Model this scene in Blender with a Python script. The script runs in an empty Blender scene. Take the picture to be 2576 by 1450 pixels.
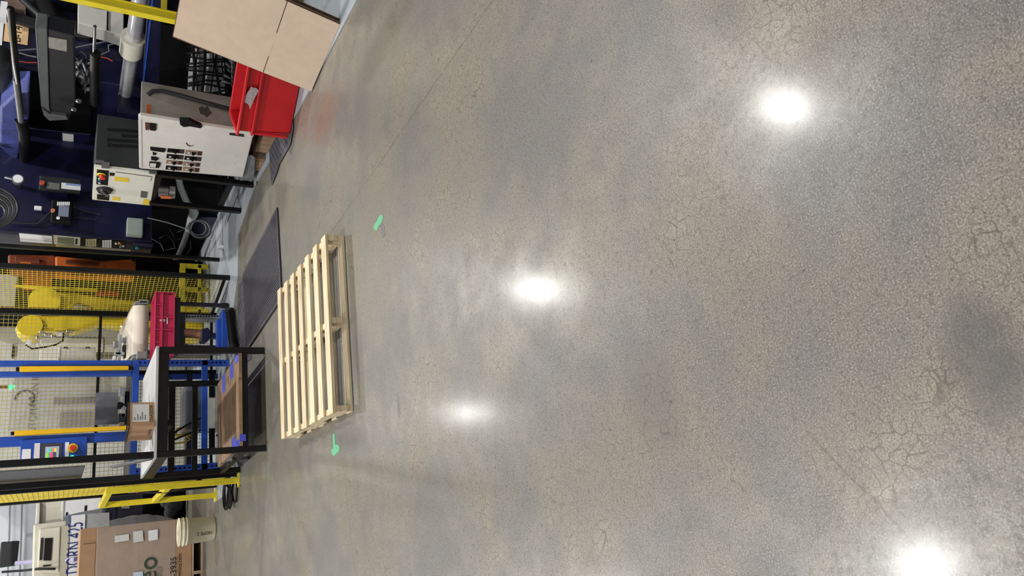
import bpy, math, random
from mathutils import Vector, Matrix
random.seed(7)
scene = bpy.context.scene
C = scene.collection

# ------------------------------------------------------------------ camera
F_PX, PITCH, ROLL, YAW, CAM_H = 1850.0, math.radians(31.0), math.radians(3.28), math.radians(19.04), 1.6
FW = Vector((math.sin(YAW) * math.cos(PITCH), math.cos(YAW) * math.cos(PITCH), -math.sin(PITCH)))
RT = Vector((math.cos(YAW), -math.sin(YAW), 0))
UP = RT.cross(FW)
AX = math.cos(ROLL) * (-UP) - math.sin(ROLL) * (-RT)      # picture x (the phone was held upright, the picture lies on its side)
AY = math.sin(ROLL) * (-UP) + math.cos(ROLL) * (-RT)      # picture y, downwards
EYE = Vector((0, 0, CAM_H))
cam = bpy.data.cameras.new('camera'); cam.sensor_fit = 'HORIZONTAL'; cam.sensor_width = 36.0
cam.lens = F_PX / 2576 * 36; cam.clip_start = 0.05; cam.clip_end = 100
camo = bpy.data.objects.new('camera', cam); C.objects.link(camo)
m = Matrix.Identity(4)
for i in range(3):
    m[i][0] = AX[i]; m[i][1] = -AY[i]; m[i][2] = -FW[i]; m[i][3] = EYE[i]
camo.matrix_world = m
scene.camera = camo

# ------------------------------------------------------------------ light and exposure
w = bpy.data.worlds.new('hall_air'); scene.world = w; w.use_nodes = True
w.node_tree.nodes['Background'].inputs[0].default_value = (0.9, 0.95, 1, 1)
w.node_tree.nodes['Background'].inputs[1].default_value = 0.02
scene.view_settings.view_transform = 'Standard'
scene.view_settings.look = 'None'
scene.view_settings.gamma = 1
scene.view_settings.use_curve_mapping = False
scene.view_settings.exposure = 0.9
scene.cycles.max_bounces = 3; scene.cycles.diffuse_bounces = 1; scene.cycles.glossy_bounces = 2; scene.cycles.transparent_max_bounces = 12
LAMP_H = 7.0
LAMPS = [(4.82, 5.60, 150), (-1.2, 5.29, 150), (4.19, 12.15, 130), (2.2, 15.77, 60), (-1.9, 11.6, 120),
         (4.6, -1.6, 65), (-1.3, -1.8, 65), (-7.0, 5.2, 100), (-7.2, -1.4, 80), (-7.4, 12.0, 100)]

# ------------------------------------------------------------------ helpers
def P(x, y, X=None, Y=None, Z=None):
    """world point where the sight line through photo pixel (x, y) meets the plane X=, Y= or Z="""
    r = FW + (x - 1288) / F_PX * AX + (y - 725) / F_PX * AY
    if X is not None: t = X / r.x
    elif Y is not None: t = Y / r.y
    else: t = ((Z or 0) - CAM_H) / r.z
    return EYE + t * r

def rY(Y, x0, y0, x1, y1):
    xm, ym = (x0 + x1) / 2, (y0 + y1) / 2
    a, b = P(xm, y0, Y=Y).x, P(xm, y1, Y=Y).x
    c, d = P(x0, ym, Y=Y).z, P(x1, ym, Y=Y).z
    return min(a, b), max(a, b), min(c, d), max(c, d)

def rX(X, x0, y0, x1, y1):
    xm, ym = (x0 + x1) / 2, (y0 + y1) / 2
    a, b = P(xm, y0, X=X).y, P(xm, y1, X=X).y
    c, d = P(x0, ym, X=X).z, P(x1, ym, X=X).z
    return min(a, b), max(a, b), min(c, d), max(c, d)

class B:
    def __init__(s): s.v = []; s.f = []; s.sm = []
    def _add(s, vs, fs, smooth=False):
        o = len(s.v); s.v += [tuple(p) for p in vs]; s.f += [tuple(i + o for i in f) for f in fs]; s.sm += [smooth] * len(fs)
        return s
    def box(s, x0, x1, y0, y1, z0, z1):
        return s._add([(x0,y0,z0),(x1,y0,z0),(x1,y1,z0),(x0,y1,z0),(x0,y0,z1),(x1,y0,z1),(x1,y1,z1),(x0,y1,z1)],
                      [(0,3,2,1),(4,5,6,7),(0,1,5,4),(1,2,6,5),(2,3,7,6),(3,0,4,7)])
    def bY(s, Y, d, x0, y0, x1, y1):
        a, b, c, e = rY(Y, x0, y0, x1, y1); return s.box(a, b, min(Y, Y + d), max(Y, Y + d), c, e)
    def bX(s, X, d, x0, y0, x1, y1):
        a, b, c, e = rX(X, x0, y0, x1, y1); return s.box(min(X, X + d), max(X, X + d), a, b, c, e)
    def bar(s, p, q, w, h=None, up=(0, 0, 1)):
        p, q = Vector(p), Vector(q); h = h or w; d = (q - p).normalized(); u = Vector(up)
        if abs(d.dot(u)) > 0.98: u = Vector((0, 1, 0))
        a = d.cross(u).normalized() * w / 2; b = a.normalized().cross(d).normalized() * h / 2
        vs = [e + i * a + j * b for e in (p, q) for i, j in ((-1,-1),(1,-1),(1,1),(-1,1))]
        return s._add(vs, [(0,1,2,3),(7,6,5,4),(0,4,5,1),(1,5,6,2),(2,6,7,3),(3,7,4,0)])
    def prism(s, pts, ext):
        pts = [Vector(p) for p in pts]; n = len(pts); e = Vector(ext)
        fs = [tuple(range(n)), tuple(reversed(range(n, 2 * n)))] + [(i, i + n, (i + 1) % n + n, (i + 1) % n) for i in range(n)]
        return s._add(pts + [p + e for p in pts], fs)
    def pY(s, Y, d, px): return s.prism([P(x, y, Y=Y) for x, y in px], (0, d, 0))
    def pX(s, X, d, px): return s.prism([P(x, y, X=X) for x, y in px], (d, 0, 0))
    def pZ(s, Z, d, px): return s.prism([P(x, y, Z=Z) for x, y in px], (0, 0, d))
    def tube(s, pts, r, n=8, caps=True):
        pts = [Vector(p) for p in pts]; o = []; rs = r if isinstance(r, (list, tuple)) else [r] * len(pts)
        ref = Vector((0.13, 0.21, 0.97)); vs = []; fs = []
        for i, p in enumerate(pts):
            d = (pts[min(i + 1, len(pts) - 1)] - pts[max(i - 1, 0)]).normalized()
            if abs(d.dot(ref)) > 0.95: ref = Vector((0.9, 0.3, 0.1))
            a = d.cross(ref).normalized(); b = a.cross(d).normalized(); ref = b
            for k in range(n):
                t = 2 * math.pi * k / n; vs.append(p + rs[i] * (math.cos(t) * a + math.sin(t) * b))
        for i in range(len(pts) - 1):
            for k in range(n): fs.append((i*n+k, i*n+(k+1)%n, (i+1)*n+(k+1)%n, (i+1)*n+k))
        s._add(vs, fs, True)
        if caps:
            l = len(pts) - 1
            s._add(vs[:n], [tuple(reversed(range(n)))]); s._add(vs[l*n:], [tuple(range(n))])
        return s
    def cyl(s, p, q, r, r2=None, n=20): return s.tube([p, q], [r, r if r2 is None else r2], n)
    def ring(s, c, R, r, axis='Z', n=28, k=8, a0=0, a1=2 * math.pi):
        c = Vector(c); pts = []
        for i in range(n + 1):
            t = a0 + (a1 - a0) * i / n; ct, st = R * math.cos(t), R * math.sin(t)
            pts.append(c + {'Z': Vector((ct, st, 0)), 'X': Vector((0, ct, st)), 'Y': Vector((ct, 0, st))}[axis])
        return s.tube(pts, r, k, caps=False)
    def lathe(s, c, prof, axis='Z', n=32):
        c = Vector(c); vs = []; fs = []
        for r, h in prof:
            for k in range(n):
                t = 2 * math.pi * k / n; a, b = r * math.cos(t), r * math.sin(t)
                vs.append(c + {'Z': Vector((a, b, h)), 'X': Vector((h, a, b)), 'Y': Vector((a, h, b))}[axis])
        for i in range(len(prof) - 1):
            for k in range(n): fs.append((i*n+k, i*n+(k+1)%n, (i+1)*n+(k+1)%n, (i+1)*n+k))
        return s._add(vs, fs, True)
    def build(s, name, mat, parent=None, bevel=0, label=None, seg=2):
        zs = min(v[2] for v in s.v); n = len(s.v)
        lo = [min(v[i] for v in s.v) for i in range(3)]; hi = [max(v[i] for v in s.v) for i in range(3)]
        org = Vector(((lo[0] + hi[0]) / 2, (lo[1] + hi[1]) / 2, lo[2]))
        me = bpy.data.meshes.new(name); me.from_pydata([tuple(Vector(v) - org) for v in s.v], [], s.f)
        me.polygons.foreach_set('use_smooth', s.sm); me.update()
        o = bpy.data.objects.new(name, me); C.objects.link(o); me.materials.append(mat)
        o.location = org
        if parent is not None: adopt(o, parent)
        if bevel:
            b = o.modifiers.new('edge', 'BEVEL'); b.width = bevel; b.segments = seg; b.limit_method = 'ANGLE'; b.angle_limit = math.radians(40)
        if label: o['label'] = label
        return o

WORLD = {}
def adopt(o, parent):
    wp = o.location.copy(); q = parent; base = Vector()
    while q is not None: base += q.location; q = q.parent
    o.parent = parent; o.location = wp - base

def tag(o, label, cat, group=None, kind=None):
    o['label'] = label; o['category'] = cat
    if group: o['group'] = group
    if kind: o['kind'] = kind
    return o

def struct(o): o['kind'] = 'structure'; return o

def thing(name, label, cat, loc, group=None):
    o = bpy.data.objects.new(name, None); C.objects.link(o); o.location = loc; o.empty_display_size = 0.1
    return tag(o, label, cat, group)

def text(name, s, mat, parent, loc, size, face='-Y', depth=0.001, align='CENTER', sx=1.0, tilt=0.0):
    cu = bpy.data.curves.new(name, 'FONT'); cu.body = s; cu.size = size; cu.extrude = depth
    cu.align_x = align; cu.align_y = 'CENTER'
    t = bpy.data.objects.new(name, cu); C.objects.link(t)
    dg = bpy.context.evaluated_depsgraph_get(); me = bpy.data.meshes.new_from_object(t.evaluated_get(dg))
    C.objects.unlink(t); bpy.data.objects.remove(t)
    o = bpy.data.objects.new(name, me); C.objects.link(o); me.materials.clear(); me.materials.append(mat)
    o.location = loc; o.scale = (sx, 1, 1)
    o.rotation_euler = {'-Y': (math.pi/2, tilt, 0), '-X': (math.pi/2, tilt, -math.pi/2), '+Z': (0, 0, tilt)}[face]
    if parent is not None: adopt(o, parent)
    return o

# ------------------------------------------------------------------ materials
def lin(c): return tuple((v/255/12.92 if v/255 <= 0.04045 else ((v/255 + 0.055)/1.055)**2.4) for v in c)
MATS = {}
def M(name, rgb, rough=0.5, metal=0.0, var=0.10, scale=6.0, bump=0.0, fine=0.0, dirt=None, dirt_amt=0.0, dscale=5.0, stretch=None, emit=0.0, alpha=None, trans=0.0, spec=0.5, coat=0.0):
    if name in MATS: return MATS[name]
    mt = bpy.data.materials.new(name); mt.use_nodes = True; nt = mt.node_tree; N = nt.nodes; L = nt.links
    bs = N['Principled BSDF']; col = lin(rgb)
    bs.inputs['Roughness'].default_value = rough; bs.inputs['Metallic'].default_value = metal
    bs.inputs['Specular IOR Level'].default_value = spec
    if coat: bs.inputs['Coat Weight'].default_value = coat; bs.inputs['Coat Roughness'].default_value = 0.08
    tc = N.new('ShaderNodeTexCoord'); src = tc.outputs['Object']
    if stretch:
        mp = N.new('ShaderNodeMapping'); mp.inputs['Scale'].default_value = stretch; L.new(src, mp.inputs[0]); src = mp.outputs[0]
    nz = N.new('ShaderNodeTexNoise'); nz.inputs['Scale'].default_value = scale; nz.inputs['Detail'].default_value = 6; nz.inputs['Roughness'].default_value = 0.62
    L.new(src, nz.inputs['Vector'])
    mx = N.new('ShaderNodeMix'); mx.data_type = 'RGBA'
    mx.inputs[6].default_value = (*[v * (1 - var) for v in col], 1); mx.inputs[7].default_value = (*[min(1, v * (1 + var)) for v in col], 1)
    rp = N.new('ShaderNodeMapRange'); rp.inputs[1].default_value = 0.3; rp.inputs[2].default_value = 0.7; L.new(nz.outputs[0], rp.inputs[0])
    L.new(rp.outputs[0], mx.inputs[0]); out = mx.outputs[2]
    if dirt:
        n2 = N.new('ShaderNodeTexNoise'); n2.inputs['Scale'].default_value = dscale; n2.inputs['Detail'].default_value = 9; n2.inputs['Roughness'].default_value = 0.7
        L.new(tc.outputs['Object'], n2.inputs['Vector'])
        r2 = N.new('ShaderNodeMapRange'); r2.inputs[1].default_value = 0.68 - dirt_amt * 0.3; r2.inputs[2].default_value = 0.74 - dirt_amt * 0.22
        L.new(n2.outputs[0], r2.inputs[0])
        m2 = N.new('ShaderNodeMix'); m2.data_type = 'RGBA'; m2.inputs[7].default_value = (*lin(dirt), 1)
        L.new(r2.outputs[0], m2.inputs[0]); L.new(out, m2.inputs[6]); out = m2.outputs[2]
    L.new(out, bs.inputs['Base Color'])
    if bump:
        n3 = N.new('ShaderNodeTexNoise'); n3.inputs['Scale'].default_value = scale * 8; n3.inputs['Detail'].default_value = 4; L.new(src, n3.inputs['Vector'])
        bp = N.new('ShaderNodeBump'); bp.inputs['Strength'].default_value = bump; bp.inputs['Distance'].default_value = 0.01
        L.new(n3.outputs[0], bp.inputs['Height']); L.new(bp.outputs[0], bs.inputs['Normal'])
    if emit: L.new(out, bs.inputs['Emission Color']); bs.inputs['Emission Strength'].default_value = emit
    if trans: bs.inputs['Transmission Weight'].default_value = trans
    if alpha is not None: bs.inputs['Alpha'].default_value = alpha
    MATS[name] = mt
    return mt

black   = M('black_painted_steel', (13, 13, 14), 0.42, var=0.35, scale=14, dirt=(50, 48, 46), dirt_amt=0.12, dscale=22, spec=0.3)
dblack  = M('black_plastic', (7, 7, 8), 0.5, var=0.2, spec=0.25)
rubber  = M('black_rubber', (20, 20, 22), 0.75, var=0.2, scale=20)
dgrey   = M('dark_grey_paint', (40, 43, 44), 0.5, var=0.15, spec=0.3)
mgrey   = M('mid_grey_metal', (105, 106, 108), 0.45, metal=0.3, var=0.2, scale=10, dirt=(60, 58, 55), dirt_amt=0.15)
lgrey   = M('light_grey_metal', (172, 174, 176), 0.4, metal=0.2, var=0.12, scale=10)
steel   = M('brushed_steel', (190, 190, 192), 0.3, metal=0.9, var=0.15, scale=20)
chrome  = M('polished_chrome', (225, 225, 228), 0.12, metal=1.0, var=0.05)
white   = M('white_enamel', (226, 224, 216), 0.4, var=0.05, dirt=(70, 66, 60), dirt_amt=0.03, dscale=14)
worn    = M('chipped_white_enamel', (224, 220, 214), 0.42, var=0.06, scale=5, dirt=(60, 58, 54), dirt_amt=0.07, dscale=20)
cream   = M('cream_enamel', (222, 217, 200), 0.42, var=0.06, dirt=(120, 112, 96), dirt_amt=0.06, dscale=9)
paper   = M('white_paper', (238, 238, 240), 0.8, var=0.04, scale=9)
label_g = M('printed_label', (214, 214, 212), 0.7, var=0.12, scale=60)
navy    = M('navy_press_paint', (12, 15, 50), 0.38, var=0.3, scale=4, dirt=(6, 7, 22), dirt_amt=0.3, dscale=3, coat=0.25)
navy_d  = M('dark_navy_paint', (8, 10, 30), 0.42, var=0.3, scale=4, coat=0.15)
blue    = M('bright_blue_paint', (36, 78, 176), 0.4, var=0.12, scale=6, dirt=(20, 30, 66), dirt_amt=0.08, dscale=10)
yellow  = M('safety_yellow_paint', (232, 212, 44), 0.45, var=0.1, scale=7, dirt=(82, 76, 34), dirt_amt=0.12, dscale=16)
lcyel   = M('light_curtain_yellow', (250, 196, 26), 0.4, var=0.04)
robyel  = M('robot_yellow_paint', (226, 196, 30), 0.35, var=0.08, dirt=(110, 98, 34), dirt_amt=0.1, dscale=7, coat=0.3)
wireyel = M('yellow_wire', (226, 204, 82), 0.5, var=0.08)
orange  = M('burnt_orange_paint', (196, 98, 34), 0.42, var=0.15, scale=5, dirt=(96, 40, 16), dirt_amt=0.2)
orange_d= M('dark_orange_paint', (126, 54, 20), 0.5, var=0.2)
red     = M('red_plastic', (206, 26, 34), 0.42, var=0.08, scale=7)
crimson = M('crimson_plastic', (204, 52, 92), 0.4, var=0.06)
board   = M('kraft_cardboard', (212, 190, 168), 0.85, var=0.06, scale=8)
board2  = M('brown_cardboard', (172, 136, 104), 0.85, var=0.08, scale=8)
board_e = M('cardboard_edge', (98, 76, 58), 0.9, var=0.3, scale=40)
cream_r = M('cream_belt', (236, 226, 208), 0.55, var=0.05)
ink     = M('black_ink', (30, 28, 26), 0.7, var=0.05)
blueink = M('navy_ink', (24, 30, 110), 0.6, var=0.05)
greyink = M('grey_ink', (128, 128, 126), 0.7, var=0.05)
green_t = M('green_tape', (98, 180, 134), 0.55, var=0.08, scale=20)
blue_t  = M('blue_tape', (74, 84, 204), 0.6, var=0.08)
pad_m   = M('grey_floor_paint', (168, 175, 182), 0.5, var=0.08, scale=3, dirt=(60, 60, 60), dirt_amt=0.12, dscale=9)
copper  = M('copper_foil', (178, 126, 104), 0.3, metal=0.8, var=0.35, scale=30, bump=0.6)
wall_m  = M('pale_wall_paint', (120, 122, 124), 0.7, var=0.05, scale=1)
ceil_m  = M('ceiling_deck', (64, 66, 68), 0.7, var=0.1, scale=2)
green_g = M('green_lamp', (60, 220, 140), 0.4, emit=1.2)
lamp_m  = M('lamp_diffuser', (255, 250, 238), 0.4, emit=6.0)
screen  = M('lit_screen', (150, 190, 170), 0.3, emit=0.35)
clear   = M('clear_plastic_film', (228, 230, 232), 0.14, var=0.1, scale=6, bump=1.0, alpha=0.22, stretch=(1, 1, 3))
lexan   = M('hazy_polycarbonate', (206, 206, 210), 0.3, var=0.08, alpha=0.42)
bucket_m= M('grimy_white_plastic', (236, 228, 200), 0.5, var=0.1, scale=12, dirt=(120, 108, 84), dirt_amt=0.16, dscale=14)
ply     = M('plywood', (150, 122, 94), 0.75, var=0.45, scale=4, stretch=(1, 6, 1), dirt=(92, 70, 52), dirt_amt=0.3, dscale=5)
cable   = M('dark_cable', (40, 40, 44), 0.5, var=0.2)
cable_w = M('pale_conduit', (150, 154, 158), 0.45, var=0.15, metal=0.3)
redh    = M('red_hose', (206, 84, 70), 0.5)
yelh    = M('yellow_hose', (206, 176, 60), 0.5)
amber   = M('yellow_sticker', (232, 202, 60), 0.6, var=0.2, scale=70)
tan     = M('tan_dial_plate', (150, 128, 108), 0.55, var=0.2, scale=40)
peach   = M('peach_card', (240, 200, 150), 0.8, var=0.04)
clad    = M('dark_interior', (6, 6, 9), 0.8, var=0.3, spec=0.1)

def pine():
    mt = bpy.data.materials.new('pine_board'); mt.use_nodes = True; nt = mt.node_tree; N = nt.nodes; L = nt.links; bs = N['Principled BSDF']
    tc = N.new('ShaderNodeTexCoord'); mp = N.new('ShaderNodeMapping'); oi = N.new('ShaderNodeObjectInfo')
    mp.inputs['Scale'].default_value = (1.6, 26, 26); L.new(tc.outputs['Object'], mp.inputs[0])
    cb = N.new('ShaderNodeCombineXYZ'); ml = N.new('ShaderNodeMath'); ml.operation = 'MULTIPLY'; ml.inputs[1].default_value = 37
    L.new(oi.outputs['Random'], ml.inputs[0]); L.new(ml.outputs[0], cb.inputs[1]); L.new(cb.outputs[0], mp.inputs['Location'])
    nz = N.new('ShaderNodeTexNoise'); nz.inputs['Scale'].default_value = 2.2; nz.inputs['Detail'].default_value = 5; L.new(mp.outputs[0], nz.inputs['Vector'])
    cr = N.new('ShaderNodeValToRGB'); e = cr.color_ramp.elements
    e[0].position = 0.30; e[0].color = (*lin((206, 172, 124)), 1); e[1].position = 0.58; e[1].color = (*lin((242, 226, 192)), 1)
    k = e.new(0.22); k.color = (*lin((120, 84, 52)), 1)
    L.new(nz.outputs[0], cr.inputs[0])
    hs = N.new('ShaderNodeHueSaturation'); mr = N.new('ShaderNodeMapRange'); mr.inputs[3].default_value = 0.86; mr.inputs[4].default_value = 1.06
    L.new(oi.outputs['Random'], mr.inputs[0]); L.new(mr.outputs[0], hs.inputs['Value']); L.new(cr.outputs[0], hs.inputs['Color'])
    L.new(hs.outputs[0], bs.inputs['Base Color']); bs.inputs['Roughness'].default_value = 0.72
    return mt
pine_m = pine()

def concrete():
    mt = bpy.data.materials.new('sealed_concrete'); mt.use_nodes = True; nt = mt.node_tree; N = nt.nodes; L = nt.links; bs = N['Principled BSDF']
    tc = N.new('ShaderNodeTexCoord'); src = tc.outputs['Object']
    def noise(sc, det=5, ro=0.6, vec=None, dist=0.0):
        n = N.new('ShaderNodeTexNoise'); n.inputs['Scale'].default_value = sc; n.inputs['Detail'].default_value = det
        n.inputs['Roughness'].default_value = ro; n.inputs['Distortion'].default_value = dist; L.new(vec or src, n.inputs['Vector']); return n.outputs[0]
    def rng(v, a, b, c=0.0, d=1.0):
        r = N.new('ShaderNodeMapRange'); r.inputs[1].default_value = a; r.inputs[2].default_value = b; r.inputs[3].default_value = c; r.inputs[4].default_value = d
        L.new(v, r.inputs[0]); return r.outputs[0]
    def math_(op, a, b):
        q = N.new('ShaderNodeMath'); q.operation = op
        for i, v in enumerate((a, b)):
            if isinstance(v, (int, float)): q.inputs[i].default_value = v
            else: L.new(v, q.inputs[i])
        return q.outputs[0]
    def mix(f, a, b, mode='MIX'):
        x = N.new('ShaderNodeMix'); x.data_type = 'RGBA'; x.blend_type = mode
        if isinstance(f, (int, float)): x.inputs[0].default_value = f
        else: L.new(f, x.inputs[0])
        for i, v in ((6, a), (7, b)):
            if isinstance(v, tuple): x.inputs[i].default_value = (*v, 1)
            else: L.new(v, x.inputs[i])
        return x.outputs[2]
    big = rng(noise(1.6, 4, 0.62), 0.40, 0.60)
    mid = rng(noise(5.5, 4, 0.62), 0.35, 0.68)
    c = mix(big, lin((119, 116, 111)), lin((147, 140, 124)))
    c = mix(math_('MULTIPLY', mid, 0.6), c, lin((104, 102, 98)))
    # grime towards the machine row: brown film lying by the machines
    far = noise(0.8, 3)
    c = mix(math_('MULTIPLY', rng(far, 0.48, 0.66), 0.5), c, lin((130, 118, 96)))
    # fine aggregate speckle
    sp = noise(210, 1, 0.7)
    c = mix(math_('MULTIPLY', rng(sp, 0.50, 0.70), 0.75), c, lin((70, 66, 60)))
    c = mix(math_('MULTIPLY', rng(sp, 0.44, 0.26), 0.6), c, lin((186, 182, 172)))
    sp2 = noise(60, 2, 0.7)
    c = mix(math_('MULTIPLY', rng(sp2, 0.54, 0.68), 0.6), c, lin((84, 79, 70)))
    # craze cracks in patches
    wv = N.new('ShaderNodeMapping'); L.new(src, wv.inputs[0])
    dn = N.new('ShaderNodeTexNoise'); dn.inputs['Scale'].default_value = 14; dn.inputs['Detail'].default_value = 1; L.new(src, dn.inputs['Vector'])
    va = N.new('ShaderNodeVectorMath'); va.operation = 'MULTIPLY_ADD'; va.inputs[1].default_value = (0.05, 0.05, 0.0); L.new(dn.outputs['Color'], va.inputs[0]); L.new(src, va.inputs[2])
    vo = N.new('ShaderNodeTexVoronoi'); vo.feature = 'DISTANCE_TO_EDGE'; vo.inputs['Scale'].default_value = 24; L.new(va.outputs[0], vo.inputs['Vector'])
    crack = rng(vo.outputs['Distance'], 0.045, 0.0)
    pm = math_('MULTIPLY', math_('MULTIPLY', rng(big, 0.45, 0.8), rng(mid, 0.75, 0.2)), rng(far, 0.44, 0.52))
    crack = math_('MULTIPLY', crack, pm)
    c = mix(math_('MULTIPLY', crack, 0.95), c, lin((66, 60, 48)))
    # saw-cut joints and old cracks that run across the slab
    sx = N.new('ShaderNodeSeparateXYZ'); L.new(src, sx.inputs[0])
    wob = rng(mid, 0, 1, -0.012, 0.012)
    def line(p, q, wd, t0=-1e9, t1=1e9, wobble=1.0):
        p, q = Vector((p[0], p[1])), Vector((q[0], q[1])); d = (q - p); ln = d.length; d /= ln; n = Vector((-d.y, d.x))
        a = math_('ADD', math_('MULTIPLY', sx.outputs[0], n.x), math_('MULTIPLY', sx.outputs[1], n.y))
        a = math_('ADD', math_('SUBTRACT', a, n.dot(p)), math_('MULTIPLY', wob, wobble))
        a = rng(math_('ABSOLUTE', a, 0.0), wd, wd * 0.3)
        t = math_('ADD', math_('MULTIPLY', sx.outputs[0], d.x), math_('MULTIPLY', sx.outputs[1], d.y)); t = math_('SUBTRACT', t, d.dot(p))
        return math_('MULTIPLY', a, math_('MULTIPLY', rng(t, t0 - 0.1, t0), rng(t, t1 + 0.1, t1)))
    brk = rng(sp2, 0.36, 0.5)
    for px0, px1, wd, t0, t1, am in (((1240, 0), (830, 590), 0.006, -2.0, 3.4, 0.85), ((1090, 10), (880, 240), 0.003, -1, 3, 0.5), ((863, 1155), (893, 1450), 0.004, -0.1, 2.0, 0.7),
                                     ((2130, 1190), (2330, 1400), 0.005, -0.05, 1.0, 0.7), ((1925, 40), (1860, 90), 0.0018, 0, 0.1, 0.8)):
        p0, p1 = P(*px0, Z=0), P(*px1, Z=0)
        c = mix(math_('MULTIPLY', math_('MULTIPLY', line(p0, p1, wd, t0, t1, 0.5), brk), am), c, lin((86, 76, 60)))
    # black specks and scuffs
    vs = N.new('ShaderNodeTexVoronoi'); vs.inputs['Scale'].default_value = 5.5; L.new(src, vs.inputs['Vector'])
    c = mix(math_('MULTIPLY', rng(vs.outputs['Distance'], 0.035, 0.02), 0.85), c, lin((46, 44, 42)))
    # soft slab patches: old oil stains, a dark patch, the bin's painted red bounce
    def stain_or_tint(px, rx, ry, amt, col):
        p = P(*px, Z=0)
        dx = math_('DIVIDE', math_('SUBTRACT', sx.outputs[0], p.x), rx); dy = math_('DIVIDE', math_('SUBTRACT', sx.outputs[1], p.y), ry)
        d = math_('ADD', math_('MULTIPLY', dx, dx), math_('MULTIPLY', dy, dy)); d = math_('ADD', d, math_('MULTIPLY', mid, 0.9))
        return mix(math_('MULTIPLY', rng(d, 1.4, 0.4), amt), c, lin(col))
    c = stain_or_tint((2470, 890), 0.17, 0.09, 0.75, (74, 72, 70))
    c = stain_or_tint((960, 110), 0.16, 0.5, 0.45, (84, 78, 68))  # darker patch of floor near the cardboard
    c = stain_or_tint((1003, 1020), 0.09, 0.03, 0.8, (70, 70, 70))
    c = stain_or_tint((820, 290), 0.25, 0.35, 0.4, (120, 82, 64))  # red light bounced off the bin, painted into the floor colour
    c = stain_or_tint((1640, 1000), 0.22, 0.16, 0.5, (94, 93, 92))
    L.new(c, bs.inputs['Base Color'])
    ro = math_('ADD', rng(mid, 0, 1, 0.32, 0.42), math_('MULTIPLY', rng(sp2, 0.3, 0.7), 0.08))
    L.new(ro, bs.inputs['Roughness']); bs.inputs['Specular IOR Level'].default_value = 0.55
    bs.inputs['Coat Weight'].default_value = 0.17; bs.inputs['Coat Roughness'].default_value = 0.155
    h = math_('MULTIPLY', noise(90, 1, 0.65), 0.5)
    bp = N.new('ShaderNodeBump'); bp.inputs['Strength'].default_value = 0.16; bp.inputs['Distance'].default_value = 0.004
    L.new(h, bp.inputs['Height']); L.new(bp.outputs[0], bs.inputs['Normal'])
    return mt
floor_m = concrete()

# ------------------------------------------------------------------ the hall
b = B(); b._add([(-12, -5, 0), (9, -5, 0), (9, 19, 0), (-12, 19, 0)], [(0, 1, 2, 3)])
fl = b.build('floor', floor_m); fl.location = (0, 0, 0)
for v in fl.data.vertices: v.co = (v.co.x - 1.5, v.co.y + 7.0, 0)
struct(fl); fl['label'] = 'worn sealed concrete factory floor'
for nm, bx in (('wall_back', (-12, 9, 19, 19.2, 0, 8.6)), ('wall_right', (9, 9.2, -5, 19, 0, 8.6)), ('wall_left', (-12.2, -12, -5, 19, 0, 8.6)), ('wall_front', (-12, 9, -5.2, -5, 0, 8.6))):
    struct(B().box(*bx).build(nm, wall_m))
struct(B().box(-12, 9, -5, 19, 8.6, 8.8).build('ceiling', ceil_m))
for i, (lx, ly, pw) in enumerate(LAMPS):
    where = ['over the stacked cardboard', 'over the open floor', 'over the orange machine', 'furthest at the back wall', 'over the wrapped carton', 'behind the photographer to the right',
             'behind the photographer to the left', 'far left beside the aisle', 'far left behind the photographer', 'far left at the back'][i]
    t = thing('high_bay_lamp', 'round white high-bay ceiling lamp ' + where, 'ceiling lamp', (lx, ly, LAMP_H), 'high-bay lamps under the ceiling')
    B().lathe((lx, ly, LAMP_H), [(0.0, 0.30), (0.09, 0.30), (0.11, 0.16), (0.27, 0.03), (0.28, 0.0), (0.26, 0.0), (0.25, 0.02)], n=24).build('reflector_shade', dgrey, t)
    B().cyl((lx, ly, LAMP_H + 0.015), (lx, ly, LAMP_H + 0.02), 0.25, n=24).build('diffuser', lamp_m, t)
    B().cyl((lx, ly, LAMP_H + 0.3), (lx, ly, 8.6), 0.012, n=6).build('hanging_rod', steel, t)
    ld = bpy.data.lights.new('lamp_light', 'POINT'); ld.shadow_soft_size = 0.12; ld.energy = pw * 2.9; ld.color = (1.0, 0.985, 0.96)
    lo = bpy.data.objects.new('lamp_light', ld); C.objects.link(lo); lo.parent = t; lo.location = (0, 0, -0.22)

# steel base plate the machines stand on
g = [(3.47, 2.4), (3.40, 5.2), (3.42, 6.26), (3.46, 7.26), (3.24, 8.08), (2.78, 8.11), (2.5, 8.33), (0.9, 8.33), (0.62, 8.11), (0.5, 8.11), (0.41, 9.62), (0.9, 9.62), (0.9, 11.4), (7.5, 11.4), (7.5, 2.4)]
tag(B().prism([(x, y, 0.001) for x, y in g], (0, 0, 0.007)).build('machine_base_plate', pad_m), 'pale grey painted steel plate on the floor under the machines', 'base plate')

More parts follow.
